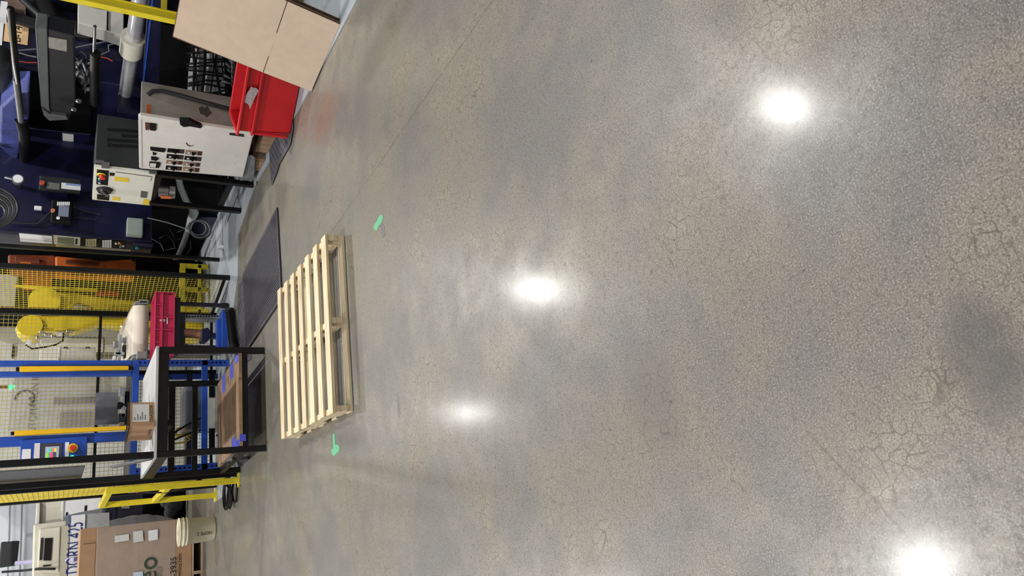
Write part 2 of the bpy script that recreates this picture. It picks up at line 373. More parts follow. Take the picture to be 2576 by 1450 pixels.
# ------------------------------------------------------------------ wooden pallet on the open floor
def pallet(name, label, x0, x1, y0, y1, h, nb, mat, group=None):
    t = thing(name, label, 'pallet', ((x0 + x1) / 2, (y0 + y1) / 2, 0), group)
    bt = 0.018; bw = 0.098; st = 0.038
    for i in range(3):
        xs = x0 + 0.004 + i * ((x1 - x0 - 0.008 - st) / 2)
        pts = []
        L = y1 - y0; z0, z1 = bt, h - bt
        for (u, v) in ((0, 0), (0.16, 0), (0.19, 0.4), (0.35, 0.4), (0.38, 0), (0.62, 0), (0.65, 0.4), (0.81, 0.4), (0.84, 0), (1, 0), (1, 1), (0, 1)):
            pts.append((xs, y0 + u * L, z0 + v * (z1 - z0)))
        o = B().prism(pts, (st, 0, 0)).build('stringer', mat, t)
    for i in range(nb):
        yy = y0 + i * ((y1 - y0 - bw) / (nb - 1)); j = random.uniform(-0.008, 0.008); k = random.uniform(-0.006, 0.006)
        B().prism([(x0 + j, yy, h - bt), (x1 + j, yy + k, h - bt), (x1 + j, yy + bw + k, h - bt), (x0 + j, yy + bw, h - bt)], (0, 0, bt)).build('deck_board', mat, t, bevel=0.0015)
    for i in range(5):
        yy = y0 + i * ((y1 - y0 - bw) / 4)
        B().box(x0, x1, yy, yy + bw, 0.001, bt).build('bottom_board', mat, t, bevel=0.0015)
    return t
pallet('wooden_pallet', 'empty pale pine pallet lying flat on the open concrete floor', 0.68, 1.89, 4.575, 5.88, 0.135, 7, pine_m)
# torn green floor tape
def tape(label, px, px2=None):
    t = thing('floor_tape', label, 'tape', P(*px[0], Z=0.0))
    B().pZ(0.0006, 0.0009, px).build('tape_strip', green_t, t)
    if px2: B().pZ(0.0004, 0.0006, px2).build('adhesive_stain', M('tape_residue', (112, 112, 112), 0.7, var=0.1), t)
tape('torn green L-shaped tape mark left of the pallet', [(837, 1092), (842, 1093), (844, 1120), (850, 1119), (854, 1126), (853, 1136), (840, 1148), (835, 1143), (834, 1132), (838, 1128)])
tape('torn green tape scrap with grey residue right of the pallet', [(952, 548), (957, 541), (962, 540), (964, 548), (960, 560), (953, 568), (948, 580), (941, 578), (940, 570), (946, 560)],
     [(957, 557), (966, 568), (968, 590), (965, 600), (961, 594), (959, 575), (952, 570)])

# ------------------------------------------------------------------ rubber mats
matr = M('grey_black_rubber', (58, 58, 65), 0.6, var=0.15, scale=14)
def ring_mat():
    o = Vector((1.93, 6.23, 0.0036)); a = math.radians(5.0); ux = Vector((math.cos(a), math.sin(a), 0)); uy = Vector((-math.sin(a), math.cos(a), 0))
    W, L, h, bd = 0.90, 1.52, 0.013, 0.035
    t = thing('anti_fatigue_mat', 'dark perforated rubber mat with a solid border between pallet and machine', 'rubber mat', o + ux * 0.45 + uy * 0.75)
    def wp(u, v, z): return o + ux * u + uy * v + Vector((0, 0, z))
    q = B()
    for (u0, u1, v0, v1) in ((0, W, 0, bd), (0, W, L - bd, L), (0, bd, bd, L - bd), (W - bd, W, bd, L - bd)):
        q.prism([wp(u0, v0, 0.001), wp(u1, v0, 0.001), wp(u1, v1, 0.001), wp(u0, v1, 0.001)], (0, 0, h))
    q.build('border', matr, t, bevel=0.004)
    q = B(); nu, nv = 30, 54; du = (W - 2 * bd) / nu; dv = (L - 2 * bd) / nv; r = 0.36
    for i in range(nu):
        for j in range(nv):
            off = 0
            cu, cv = bd + (i + 0.5) * du, bd + (j + 0.5) * dv
            outer = [(-.5, -.5), (0, -.5), (.5, -.5), (.5, 0), (.5, .5), (0, .5), (-.5, .5), (-.5, 0)]
            vs = [wp(cu + x * du, cv + y * dv, h) for x, y in outer]
            ins = [(r * math.cos(math.radians(225 + 45 * k)), r * math.sin(math.radians(225 + 45 * k))) for k in range(8)]
            vs += [wp(cu + x * du, cv + y * dv, h) for x, y in ins] + [wp(cu + x * du, cv + y * dv, 0.002) for x, y in ins]
            fs = [(k, (k + 1) % 8, 8 + (k + 1) % 8, 8 + k) for k in range(8)] + [(8 + k, 8 + (k + 1) % 8, 16 + (k + 1) % 8, 16 + k) for k in range(8)]
            q._add(vs, fs)
    q.build('ring_grid', matr, t)
    q = B().prism([wp(0.02, 0.02, 0.0011), wp(W - .02, 0.02, 0.0011), wp(W - .02, L - .02, 0.0011), wp(0.02, L - .02, 0.0011)], (0, 0, 0.0008))
    q.build('backing', M('mat_backing', (10, 10, 11), 0.9), t)
ring_mat()
slotm = M('slotted_mat', (78, 78, 84), 0.75, var=0.12, scale=12)
def slot_mat(label, pts, z, rot):
    c = sum((Vector((*p, 0)) for p in pts), Vector()) / len(pts)
    t = thing('slotted_mat', label, 'rubber mat', (c.x, c.y, 0))
    B().prism([(x, y, z) for x, y in pts], (0, 0, 0.0035)).build('mat_sheet', slotm, t)
    q = B(); xs = [p[0] for p in pts]; ys = [p[1] for p in pts]
    def inside(x, y):
        r = False; n = len(pts)
        for i in range(n):
            (x1, y1), (x2, y2) = pts[i], pts[(i + 1) % n]
            if (y1 > y) != (y2 > y) and x < (x2 - x1) * (y - y1) / (y2 - y1) + x1: r = not r
        return r
    x = min(xs); i = 0
    while x < max(xs):
        y = min(ys) + (0.04 if i % 2 else 0)
        while y < max(ys):
            if inside(x - .02, y - .02) and inside(x + .03, y + .03):
                q.bar((x, y, z + 0.004), (x + 0.028 * math.cos(rot), y + 0.028 * math.sin(rot), z + 0.004), 0.007, 0.002)
            y += 0.08
        x += 0.045; i += 1
    q.build('slots', dblack, t)['kind'] = 'stuff'
slot_mat('torn grey slotted mat sticking out from under the red bin', [(3.70, 6.57), (3.75, 5.72), (3.32, 5.70), (3.21, 5.81), (3.21, 6.2), (3.17, 6.3), (3.13, 6.50), (3.35, 6.54)], 0.009, 0.3)
slot_mat('flat grey slotted mat between the perforated mat and the blue station', [(2.80, 7.74), (2.60, 7.79), (2.66, 8.12), (2.28, 8.17), (1.72, 8.2), (1.68, 7.5), (1.9, 7.52), (2.3, 7.85)], 0.001, 0.2)

# ------------------------------------------------------------------ black steel cart in front of the blue station
t = thing('steel_cart', 'black welded steel cart with grey top and plywood shelf', 'cart', (1.15, 7.5, 0))
Yf, Yb, XL, XR, XbL, XbR = 6.93, 8.08, 0.73, 1.63, 0.65, 1.55
for (x, y, z1, lb) in ((XR, Yf, 0.90, None), (XL, Yf, 2.3, None), (XbL, Yb, 2.3, None), (XbR, Yb, 0.9, None)):
    B().box(x - .027, x + .027, y - .027, y + .027, 0.009, z1).build('post', black, t, bevel=0.003)
B().box(XL + .027, XR - .027, Yf - .03, Yf + .03, 0.825, 0.905).build('top_rail', black, t, bevel=0.004)
B().box(XbL + .027, XbR - .027, Yb - .03, Yb + .03, 0.63, 0.69).build('top_rail', black, t, bevel=0.004)
B().bar((XL, Yf + .03, .86), (XbL, Yb - .03, .86), 0.05, 0.08).build('top_rail', black, t)
B().bar((XR, Yf + .03, .86), (XbR, Yb - .03, .86), 0.05, 0.08).build('top_rail', black, t)
B().box(XL + .027, XR - .027, Yf - .025, Yf + .025, 0.165, 0.215).build('shelf_rail', black, t, bevel=0.003)
B().box(XbL + .027, XbR - .027, Yb - .025, Yb + .025, 0.165, 0.215).build('shelf_rail', black, t, bevel=0.003)
B().bar((XL, Yf + .03, .19), (XbL, Yb - .03, .19), 0.045, 0.05).build('shelf_rail', black, t)
B().bar((XR, Yf + .03, .19), (XbR, Yb - .03, .19), 0.045, 0.05).build('shelf_rail', black, t)
B().box(XbL + .02, XbR - .02, Yb - .02, Yb + .02, 0.42, 0.47).build('back_rail', black, t)
B().bar((1.0, Yf + .05, .80), (0.95, Yb - .05, .80), 0.05, 0.05).build('under_rail', black, t)
top = B().prism([(XL - .03, Yf - .035, .906), (XR + .03, Yf - .035, .906), (XbR + .05, Yb - .02, .906), (XbL - .02, Yb - .02, .906)], (0, 0, 0.022)).build('table_top', M('grey_bench_top', (186, 184, 184), 0.6, var=0.1, scale=5, stretch=(1, 5, 1)), t, bevel=0.002)
sh = B().prism([(XL + .03, Yf - .03, .216), (XR - .03, Yf - .03, .216), (XbR - .03, Yb - .1, .216), (XbL + .03, Yb - .1, .216)], (0, 0, 0.028)).build('plywood_shelf', ply, t)
for (a, c2, d, e) in ((1.56, 1.625, Yf - .02, .06), (1.46, 1.6, Yf + .22, .05), (1.40, 1.58, Yf + .62, .05), (0.79, 0.85, Yf - .03, .1), (0.78, 0.90, Yf + .15, .06)):
    B().box(a - .03, c2 - .03, d, d + 0.16, .2445, .2455).build('tape_patch', blue_t, sh)
B().box(0.80, 0.86, Yf - .0335, Yf - .031, .19, .243).build('tape_patch', blue_t, sh)
B().bX(0.70, 0.012, -60, 1184, 206, 1214).build('side_panel', M('charcoal_sheet', (78, 78, 82), 0.6, var=0.2, scale=6, stretch=(1, 1, 4)), t)
B().bar((XL - .02, Yf + .05, 0.93), (XL - .03, Yf + .5, 1.2), 0.02, 0.05).build('brace', mgrey, t)
B().bar((XL, Yb - .35, .0), (XL - .05, Yf + .3, .27), 0.03, 0.05).build('brace', mgrey, t)
for (x, y) in ((XR, Yf), (XL, Yf), (XbL, Yb), (XbR, Yb)): B().box(x - .032, x + .032, y - .032, y + .032, 0.0, 0.01).build('foot', steel, t)
# carton on the cart
z0 = 0.9295
kA, kB, kC = P(389, 1071, Z=z0), P(388, 1012, Z=z0), P(383, 1106, Z=z0)
e1 = (kB - kA); cw = e1.length; e1.normalize(); e2 = Vector((-e1.y, e1.x, 0)); cd = 0.27
t = thing('small_carton', 'open brown carton with a white shipping label on the cart top', 'carton', kA + e1 * cw / 2 + e2 * cd / 2)
ch = P(328, 1045, Y=kA.y).z - z0
def cp(u, v, h): return kA + e1 * u + e2 * v + Vector((0, 0, h))
def cbox(u0, u1, v0, v1, h0, h1): return B().prism([cp(u0, v0, h0), cp(u1, v0, h0), cp(u1, v1, h0), cp(u0, v1, h0)], (0, 0, h1 - h0))
for (u0, u1, v0, v1) in ((0, cw, 0, .006), (0, cw, cd - .006, cd), (0, .006, .006, cd - .006), (cw - .006, cw, .006, cd - .006)): cbox(u0, u1, v0, v1, 0, ch).build('side_wall', board2, t)
cbox(.006, cw - .006, .006, cd - .006, 0, .006).build('bottom', board2, t)
B().prism([cp(0, 0, ch), cp(cw, 0, ch), cp(cw, -.008, ch + .018), cp(0, -.012, ch + .024)], e2 * .004).build('torn_flap', board_e, t)
B().prism([cp(0, 0, ch), cp(0, cd, ch), cp(-.016, cd, ch + .022), cp(-.014, 0, ch + .015)], e1 * .004).build('torn_flap', board_e, t)
lbo = cbox(cw * .18, cw * .92, -.0012, -.0003, ch * .22, ch * .9).build('shipping_label', label_g, t)
for fx, fw in ((.10, .2), (.27, .42), (.42, .28), (.55, .55), (.72, .36)):
    hh = ch * (.9 - .68 * fx); cbox(cw * .25, cw * (.25 + .6 * fw), -.0018, -.0013, hh - ch * .05, hh).build('print_line', greyink, lbo)
ang = math.atan2(e1.y, e1.x)
o = text('printed_word', 'CHASSOR', ink, t, cp(cw * .5, -.001, ch * .12), ch * .2, '-Y', .0003); o.rotation_euler = (math.pi / 2, 0, ang)
o = text('printed_word', 'CHASS', ink, t, cp(-.001, cd * .45, ch * .14), ch * .2, '-X', .0003); o.rotation_euler = (math.pi / 2, 0, ang - math.pi / 2)

# ------------------------------------------------------------------ red bin and leaning cardboard
def red_bin():
    c = Vector((3.28, 5.80, 0.0165)); d = Vector((0.62, -0.78, 0)).normalized(); n = Vector((-d.y, d.x, 0))     # front face runs along d; n points away from the viewer
    W, D, H = 0.58, 0.42, 0.44; fl = 0.05
    t = thing('red_bin', 'large red plastic bin with a scuffed rim beside the white cabinet', 'bin', c + d * W / 2 + n * D / 2)
    def wp(u, v, z): return c + d * u + n * v + Vector((0, 0, z))
    def shell(u0, u1, v0, v1, z0, z1, f): return [wp(u0, v0, z0), wp(u1, v0, z0), wp(u1, v1, z0), wp(u0, v1, z0)], [wp(u0 - f, v0 - f, z1), wp(u1 + f, v0 - f, z1), wp(u1 + f, v1 + f, z1), wp(u0 - f, v1 + f, z1)]
    lo, hi = shell(.02, W - .02, .02, D - .02, 0, H, 0.03); li, hi2 = shell(.028, W - .028, .028, D - .028, .01, H, .03)
    q = B(); q._add(lo + hi + hi2 + li, [(3, 2, 1, 0)] + [(k, (k + 1) % 4, 4 + (k + 1) % 4, 4 + k) for k in range(4)] + [(4 + k, 4 + (k + 1) % 4, 8 + (k + 1) % 4, 8 + k) for k in range(4)] + [(8 + k, 8 + (k + 1) % 4, 12 + (k + 1) % 4, 12 + k) for k in range(4)] + [(12, 13, 14, 15)])
    q.build('bin_body', red, t)
    q = B(); f = .06
    for (u0, v0, u1, v1) in ((-.03, -.03, W + .03, -.03), (W + .03, -.03, W + .03, D + .03), (W + .03, D + .03, -.03, D + .03), (-.03, D + .03, -.03, -.03)):
        q.bar(wp(u0, v0, H - .005), wp(u1, v1, H - .005), .03, .02)
        q.bar(wp(u0 * .96, v0 * .9, H - .12), wp(u1 * .96 + .01, v1 * .96, H - .12), .022, .016)
    q.build('rim', red, t, bevel=.004)
    for u in (0.0, W):
        for v in (0, D): B().bar(wp(u, v, .02), wp(u * 1.03 - .01, v, H - .12), .03, .03).build('corner_rib', red, t, bevel=.006)
    a = random.Random(3); q = B(); pts = []
    for k in range(12):
        ang = k * math.pi / 6; r = .055 * a.uniform(.6, 1.2); pts.append(wp(.31 + r * 2.0 * math.cos(ang), -.0335, H - .06 + r * .8 * math.sin(ang) - .25 * r * math.cos(ang)))
    q.prism(pts, n * -0.0012); q.build('label_residue', M('scuffed_label', (176, 160, 164), .7, var=.35, scale=40), t)
red_bin()

def lean_sheet():
    b0, b1 = P(783, 230, Z=0.01), P(855, 62, Z=0.01); run = (b1 - b0).normalized()
    b2 = b1.copy()
    lean = Vector((0.235, 0.0, 1.0)).normalized(); H = 1.05; n = run.cross(lean).normalized()
    if n.x < 0: n = -n
    t = thing('cardboard_stack', 'stack of flat kraft cardboard blanks leaning in front of the yellow guard', 'cardboard', (b0 + b2) / 2)
    hc = 0.385
    for k in range(10):
        o = n * (0.0065 * k) + run * random.uniform(-.012, .012) * (k > 0) + Vector((0, 0, random.uniform(0, .008) if k else 0))
        mt = board if k == 0 else board_e
        p = b0 + o; r = b2 + o; s_ = .0028
        if k == 0:
            sl = 0.2
            B().prism([p, r, r + lean * (hc - .003), p + lean * (hc - .003)], n * .005).build('lower_flap', mt, t)
            B().prism([p + lean * (hc + .003), r + lean * (hc + .003), r + lean * H, p + run * .012 + lean * H], n * .005).build('upper_panel', mt, t)
            B().prism([p + run * .19 + lean * (hc - .004), p + run * .44 + lean * (hc - .004), p + run * .44 + lean * (hc + .004), p + run * .19 + lean * (hc + .004)], n * .0035).build('crease', mt, t)
        else:
            B().prism([p, r, r + lean * H, p + lean * H], n * .005).build('blank_sheet', mt, t)
lean_sheet()

# yellow guard behind the cardboard
t = thing('yellow_guard_frame', 'yellow painted steel guard frame rising behind the leaning cardboard', 'guard rail', (3.95, 5.3, 0))
pA, pB = P(442, 52, Y=5.30), P(230, -8, Y=5.30)
gx = (pA.x + pB.x) / 2
B().box(gx - .035, gx + .02, 5.28, 5.34, 0.008, 2.0).build('post', yellow, t, bevel=.004)
B().box(gx + .02, gx + .028, 5.26, 5.40, 0.008, 2.0).build('post_flange', yellow, t)
for zz in (P(285, 10, Y=5.3).z, P(413, 28, Y=5.3).z, .5):
    B().box(gx + .02, gx + .44, 5.30, 5.33, zz - .02, zz + .02).build('rung', yellow, t, bevel=.003)
B().box(gx + .44, gx + .5, 5.28, 5.34, .008, 2.0).build('post', yellow, t, bevel=.004)

# ------------------------------------------------------------------ white control cabinet with dials
XC = 3.45
t = thing('control_cabinet', 'chipped white control cabinet with eight dial modules behind the red bin', 'cabinet', (3.6, 6.6, 0.0))
B().pX(XC + .02, .33, [(353, 290), (354, 425), (612, 447), (640, 335)]).build('cabinet_body', M('cabinet_grey', (150, 148, 142), .5, var=.12, scale=4, dirt=(58, 54, 50), dirt_amt=.12, dscale=7), t, bevel=.006)
door = B().pX(XC, .02, [(352, 297), (354, 424), (611, 446), (637, 340)]).build('door', worn, t, bevel=.006)
B().pX(XC - .008, .03, [(352, 290), (352, 300), (637, 345), (640, 335)]).build('door_flange', worn, t, bevel=.004)
B().pX(XC - .006, .025, [(348, 292), (356, 292), (358, 424), (350, 423)]).build('door_flange', worn, t, bevel=.004)
h = B().pX(XC - .03, .03, [(451, 302), (478, 303), (490, 310), (505, 316), (509, 321), (505, 324), (478, 319), (462, 321), (453, 315)]).build('door_handle', dblack, t, bevel=.006)
B().pX(XC - .012, .012, [(578, 335), (612, 338), (614, 345), (585, 341), (577, 340)]).build('latch', dgrey, t)
mods = [((422, 374), (464, 387), 0), ((467, 378), (509, 392), 1), ((420, 388), (462, 402), 0), ((465, 393), (507, 406), 0),
        ((419, 403), (460, 415), 1), ((462, 407), (504, 420), 1), ((418, 417), (458, 430), 0), ((461, 420), (502, 434), 1)]
for (x0, y0), (x1, y1), tn in mods:
    dy = (y1 - y0) * .28
    mo = B().pX(XC - .004, .004, [(x0, y0), (x1, y0 + dy), (x1 - 2, y1), (x0 - 2, y1 - dy)]).build('dial_module', tan if tn else dblack, t)
    B().pX(XC - .006, .002, [(x1 - 11, y0 + dy), (x1 - 1, y0 + dy + .5), (x1 - 3, y1 - .5), (x1 - 12, y1 - 1)]).build('module_strip', M('dark_red_strip', (54, 34, 30), .5), mo)
    k = P((x0 + x1) / 2 - 1, (y0 + y1) / 2, X=XC - .006)
    B().cyl(k, k + Vector((-.022, 0, 0)), .018, .014, 14).build('knob', dblack, mo)
    B().cyl(k + Vector((-.001, .0, -.012)), k + Vector((-.024, 0, -.012)), .006, .006, 8).build('knob_cap', paper, mo)
    k2 = P(x0 + 8, (y0 + y1) / 2 - 1, X=XC - .005)
    B().box(k2.x - .006, k2.x, k2.y - .008, k2.y + .008, k2.z - .01, k2.z + .01).build('lamp_window', paper if tn or y0 > 385 else dgrey, mo)
for nm, pts, mt in (('selector_plate', [(378, 372), (416, 376), (414, 384), (384, 380), (378, 378)], dblack), ('knob', [(384, 385), (393, 388), (392, 391), (384, 390)], dblack),
                    ('knob', [(380, 396), (392, 397), (399, 401), (392, 406), (386, 404), (380, 403)], dblack),
                    ('warning_plate', [(365, 311), (375, 312), (375, 328), (366, 327)], M('maroon_sticker', (96, 44, 36), .6)), ('name_plate', [(377, 312), (393, 314), (392, 330), (377, 328)], dblack)):
    B().pX(XC - .012, .012, pts).build(nm, mt, t)
mt_ = B().pX(XC - .014, .014, [(376, 409), (402, 411), (403, 415), (400, 424), (377, 422), (375, 417)]).build('meter', dblack, t, bevel=.004)
B().pX(XC - .017, .004, [(378, 411), (393, 412), (391, 422), (377, 420)]).build('meter_face', label_g, mt_)
YC = P(352, 290, X=XC + .02).y
B().tube([P(372, 238, Y=YC - .01), P(383, 229, Y=YC - .02), P(410, 229, Y=YC - .02), P(450, 239, Y=YC - .02), P(520, 259, Y=YC - .02), P(595, 279, Y=YC - .02)], .018, 8).build('side_cable', cable, t)
B().pY(YC - .003, .003, [(369, 263), (379, 263), (379, 288), (369, 288)]).build('orange_label', M('orange_label', (176, 84, 44), .6, var=.2, scale=60), t)
B().pY(YC - .002, .002, [(500, 272), (508, 267), (513, 271), (522, 268), (527, 277), (533, 284), (526, 289), (521, 295), (513, 288), (504, 286)]).build('grease_smear', M('grease', (66, 63, 60), .5, var=.4, scale=30), t)
B().box(XC + .08, XC + .36, P(640, 400, X=XC).y - .5, P(640, 400, X=XC).y, .012, .13).build('timber_block', ply, t)
B().box(XC + .06, XC + .34, 6.72, 6.98, .012, .13).build('timber_block', ply, t)
q = B(); rr = random.Random(5)
for k in range(16):
    c = P(rr.uniform(440, 600), rr.uniform(345, 435), X=XC - .0005); a = rr.uniform(.002, .006)
    q.prism([c, c + Vector((0, a * 2, a * .3)), c + Vector((0, a * 1.6, -a))], (-.0006, 0, 0))
q.pX(XC - .001, .001, [(467, 360), (471, 359), (472, 363), (477, 366), (484, 367), (488, 362), (485, 368), (476, 369), (470, 365)])
ch = q.build('chipped_paint', M('bare_primer', (44, 52, 46), .7), t); ch['kind'] = 'stuff'

# ------------------------------------------------------------------ robot controller on its black stand
XK = 3.45
t = thing('robot_controller', 'white robot controller box with rotary switch and dark vented side', 'control box', (3.7, 7.6, .9))
B().box(XK + .03, XK + .56, 7.21, 7.99, .93, 1.45).build('housing', dgrey, t, bevel=.006)
dr = B().pX(XK, .03, [(237, 420), (392, 438), (378, 518), (232, 503)]).build('door', M('controller_white', (228, 227, 214), .42, var=.04), t, bevel=.005)
for x in (255, 375):
    yy = 420 + (x - 237) * .12 - 1
    B().pX(XK - .006, .05, [(x, yy - 2), (x + 20, yy), (x + 20, yy + 4), (x, yy + 2)]).build('hinge', mgrey, t)
pl = B().pX(XK - .003, .003, [(244, 427), (274, 430), (271, 467), (242, 464)]).build('switch_plate', dblack, t)
e = P(255, 438, X=XK - .004)
B().ring(e + Vector((-.008, 0, .0)), .03, .007, 'X').build('guard_ring', M('lime_guard', (226, 232, 70), .5), pl)
B().cyl(e, e + Vector((-.05, 0, -.01)), .018, .026, 16).build('stop_button', M('stop_red', (222, 52, 48), .4), pl)
for (x, y, mt) in ((250, 441, redh), (250, 449, green_g), (250, 454, M('blue_button', (60, 110, 200), .4)), (250, 460, paper)):
    k = P(x, y, X=XK - .003); B().cyl(k, k + Vector((-.008, 0, 0)), .011, n=12).build('button', mt, pl)
sp = B().pX(XK - .004, .004, [(243, 467), (283, 471), (281, 491), (241, 488)]).build('switch_escutcheon', white, t)
k = P(263, 477, X=XK - .004); B().cyl(k, k + Vector((-.03, 0, 0)), .075, .06, 24).build('rotary_switch', dgrey, sp); B().bar(k + Vector((-.04, -.065, .03)), k + Vector((-.04, .065, -.03)), .02, .02).build('switch_lever', mgrey, sp)
B().pX(XK - .003, .003, [(244, 489), (275, 492), (274, 505), (244, 502)]).build('display_window', dblack, t)
for pts, mt, nm in (([(276, 435), (289, 436), (287, 443), (276, 442)], dblack, 'connector_port'), ([(288, 445), (325, 449), (324, 459), (287, 455)], amber, 'warning_sticker'), ([(283, 496), (302, 497), (301, 506), (283, 504)], amber, 'warning_sticker'),
                    ([(355, 481), (372, 483), (369, 499), (353, 497)], mgrey, 'vent_grille'), ([(361, 501), (377, 503), (375, 517), (359, 515)], amber, 'warning_sticker')):
    B().pX(XK - .003, .003, pts).build(nm, mt, t)
B().tube([P(291, 433, X=XK - .003), P(382, 445, X=XK - .003), P(379, 455, X=XK - .003)], .003, 6).build('cable_clip', mgrey, t)
q = B()
for r in range(4):
    for k in range(19):
        x = 270 + k * 4.05; y = 322 + r * 13 + (x - 270) * .06
        if (r == 1 and k < 9) : continue
        q.pY(7.208, .004, [(x, y), (x + 2.0, y), (x + 2.0, y + 8), (x, y + 8)])
vs = q.build('vent_slots', dblack, t); vs['kind'] = 'stuff'
B().pY(7.205, .005, [(240, 402), (262, 404), (262, 412), (240, 410)]).build('side_latch', mgrey, t)

t = thing('controller_stand', 'black angle-iron stand under the white robot controller', 'stand', (3.6, 7.56, 0))
fx = XK + .005
for (x, y) in ((fx, 7.26), (fx - .03, 7.90), (fx + .5, 7.26), (fx + .5, 7.90)):
    B().box(x, x + .05, y - .03, y + .03, .009, .925).build('leg', black, t, bevel=.003)
for (y0, y1, z) in ((7.29, 7.87, .90), (7.29, 7.87, .23)):
    B().box(fx, fx + .045, y0, y1, z - .025, z + .025).build('front_rail', black, t)
    B().box(fx + .5, fx + .545, y0, y1, z - .025, z + .025).build('rear_rail', black, t)
for y in (7.26, 7.9):
    for z in (.90, .23): B().box(fx + .05, fx + .5, y - .022, y + .022, z - .025, z + .025).build('side_rail', black, t)
v = thing('valve_block', 'silver pneumatic valve pair with an orange tag under the controller', 'valve', P(410, 480, X=3.8))
for y in (476, 488):
    k = P(411, y, X=3.8); B().cyl(k + Vector((0, 0, -.05)), k + Vector((0, 0, .05)), .04, n=14).build('valve_body', steel, v); B().box(k.x - .03, k.x + .03, k.y - .03, k.y + .03, k.z - .12, k.z - .06).build('solenoid', lgrey, v)
B().pX(3.75, .01, [(403, 495), (432, 496), (431, 501), (405, 500)]).build('orange_tag', M('orange_tag', (232, 120, 70), .6), v)
tag(B().tube([P(449, 447, X=3.9), P(454, 470, X=3.9), P(464, 495, X=3.9), P(470, 510, X=3.9), P(484, 521, X=3.9), P(489, 535, X=3.9), P(482, 549, X=3.9), P(476, 566, X=3.9), P(473, 580, X=3.9)], [.035, .036, .038, .04, .05, .055, .05, .04, .035], 12).build('foil_duct', M('crumpled_foil', (196, 202, 204), .22, metal=.9, var=.2, scale=30, bump=.8)),
    'shiny foil-wrapped pipe bending below the controller stand', 'pipe')
tag(B().tube([P(473, 578, X=3.9), P(462, 610, X=3.85), P(450, 640, X=3.8), P(432, 672, X=3.75), P(420, 700, X=3.7)], .034, 10).build('steel_pipe', mgrey), 'straight grey pipe slanting down behind the black fence post', 'pipe')
q = B(); c = P(504, 577, Y=8.9)
hc = thing('hose_coil', 'loose coil of thin grey hose hanging below the blue panel', 'hose', c)
for k in range(4): B().ring(c + Vector((0.01 * k, .015 * k, .006 * k)), .125 - .012 * k, .0055, 'Y', 30, 6).build('hose_loop', cable_w if k % 2 else cable, hc)
B().tube([P(370, 548, Y=8.85), P(420, 560, Y=8.85), P(465, 575, Y=8.85), P(476, 580, Y=8.88)], .006, 6).build('hose_tail', cable_w, hc)

# ------------------------------------------------------------------ blue injection press
t = thing('injection_press', 'dark blue injection moulding press with chrome tie bar behind the cabinets', 'machine', (5.4, 7.6, 0))
B().box(4.35, 6.6, 3.0, 11.2, .012, .72).build('machine_bed', clad, t)
B().box(4.75, 6.6, 7.98, 11.2, .72, 2.75).build('clamp_housing', navy, t, bevel=.01)
B().box(5.5, 6.6, 3.0, 7.98, .72, 1.9).build('rear_guard', navy_d, t)
B().box(4.72, 6.3, 7.80, 7.98, .72, 2.7).build('platen', navy, t, bevel=.012)
ya, yb = 3.2, 7.82; tiem = M('ground_chrome', (214, 214, 218), .25, metal=.6, var=.15, scale=6)
B().cyl((4.6, ya, 1.20), (4.6, yb, 1.19), .068, n=32).build('tie_bar', tiem, t)
k = P(332, 112, X=4.6).y
B().cyl((4.6, k - .13, 1.2), (4.6, k + .13, 1.2), .105, n=28).build('tie_bar_collar', cream, t)
B().bY(7.72, .1, 297, 240, 352, 276).build('tie_bar_nut', navy, t, bevel=.008)
B().pX(4.40, .14, [(374, -20), (424, -20), (402, 222), (358, 214)]).build('side_rail', navy, t, bevel=.006)
B().pX(4.39, .01, [(384, -20), (388, -20), (362, 214), (358, 214)]).build('rail_lip', blue, t)
B().pY(7.55, .2, [(196, 8), (250, 22), (312, 32), (311, 92), (270, 78), (196, 57)]).build('white_cover', white, t, bevel=.008)
B().pY(7.54, .01, [(269, 28), (272, 28), (271, 76), (268, 75)]).build('cover_gap', dblack, t)
gb = B().pX(4.42, .16, [(119, 74), (186, 92), (190, 260), (174, 300), (128, 288), (124, 270)]).build('dark_cover', M('shaded_cover_grey', (32, 34, 38), .5, var=.2, coat=.1), t, bevel=.01)  # darker grey paints the shaded face of the cover
B().pX(4.40, .16, [(88, 70), (119, 75), (124, 270), (128, 288), (122, 296), (112, 290), (103, 270)]).build('cover_flank', M('lit_cover_grey', (88, 92, 92), .5, var=.15), t, bevel=.008)  # lighter grey paints the lit face of the same cover
B().pX(4.38, .16, [(104, 272), (126, 288), (168, 294), (172, 302), (124, 305), (110, 292)]).build('cover_end', mgrey, t, bevel=.01)
B().pX(4.415, .004, [(121, 93), (168, 101), (168, 130), (122, 121)]).build('rating_plate', M('dusty_plate', (150, 146, 138), .6, var=.2, scale=30), gb)
B().pY(7.75, .12, [(35, 27), (90, 46), (190, 50), (242, 66), (226, 96), (190, 92), (88, 70), (36, 55)]).build('cross_arm', M('arm_grey', (48, 49, 52), .5, var=.15), t, bevel=.01)
B().tube([P(52, -5, Y=7.7), P(130, 66, Y=7.7)], .035, 10).build('diagonal_strut', dgrey, t)
B().tube([P(100, -5, Y=7.9), P(120, 30, Y=7.8), P(140, 66, Y=7.7)], .13, 14).build('black_bellows', dblack, t)
B().bY(7.6, .1, 0, 3, 18, 44).build('white_bracket', paper, t); B().bY(7.7, .2, 10, -8, 66, 24).build('rusty_block', M('rusty_steel', (120, 100, 88), .6, var=.3), t)
B().tube([P(27, 22, X=4.25), P(42, 200, X=4.25), P(52, 300, X=4.25)], .028, 10).build('gas_strut', dblack, t)
B().tube([P(21, 24, X=4.22), P(33, 150, X=4.22), P(43, 210, X=4.22)], .012, 8).build('strut_rod', chrome, t)
B().tube([P(40, 200, X=4.24), P(53, 305, X=4.24)], .026, 10).build('strut_sleeve', mgrey, t)
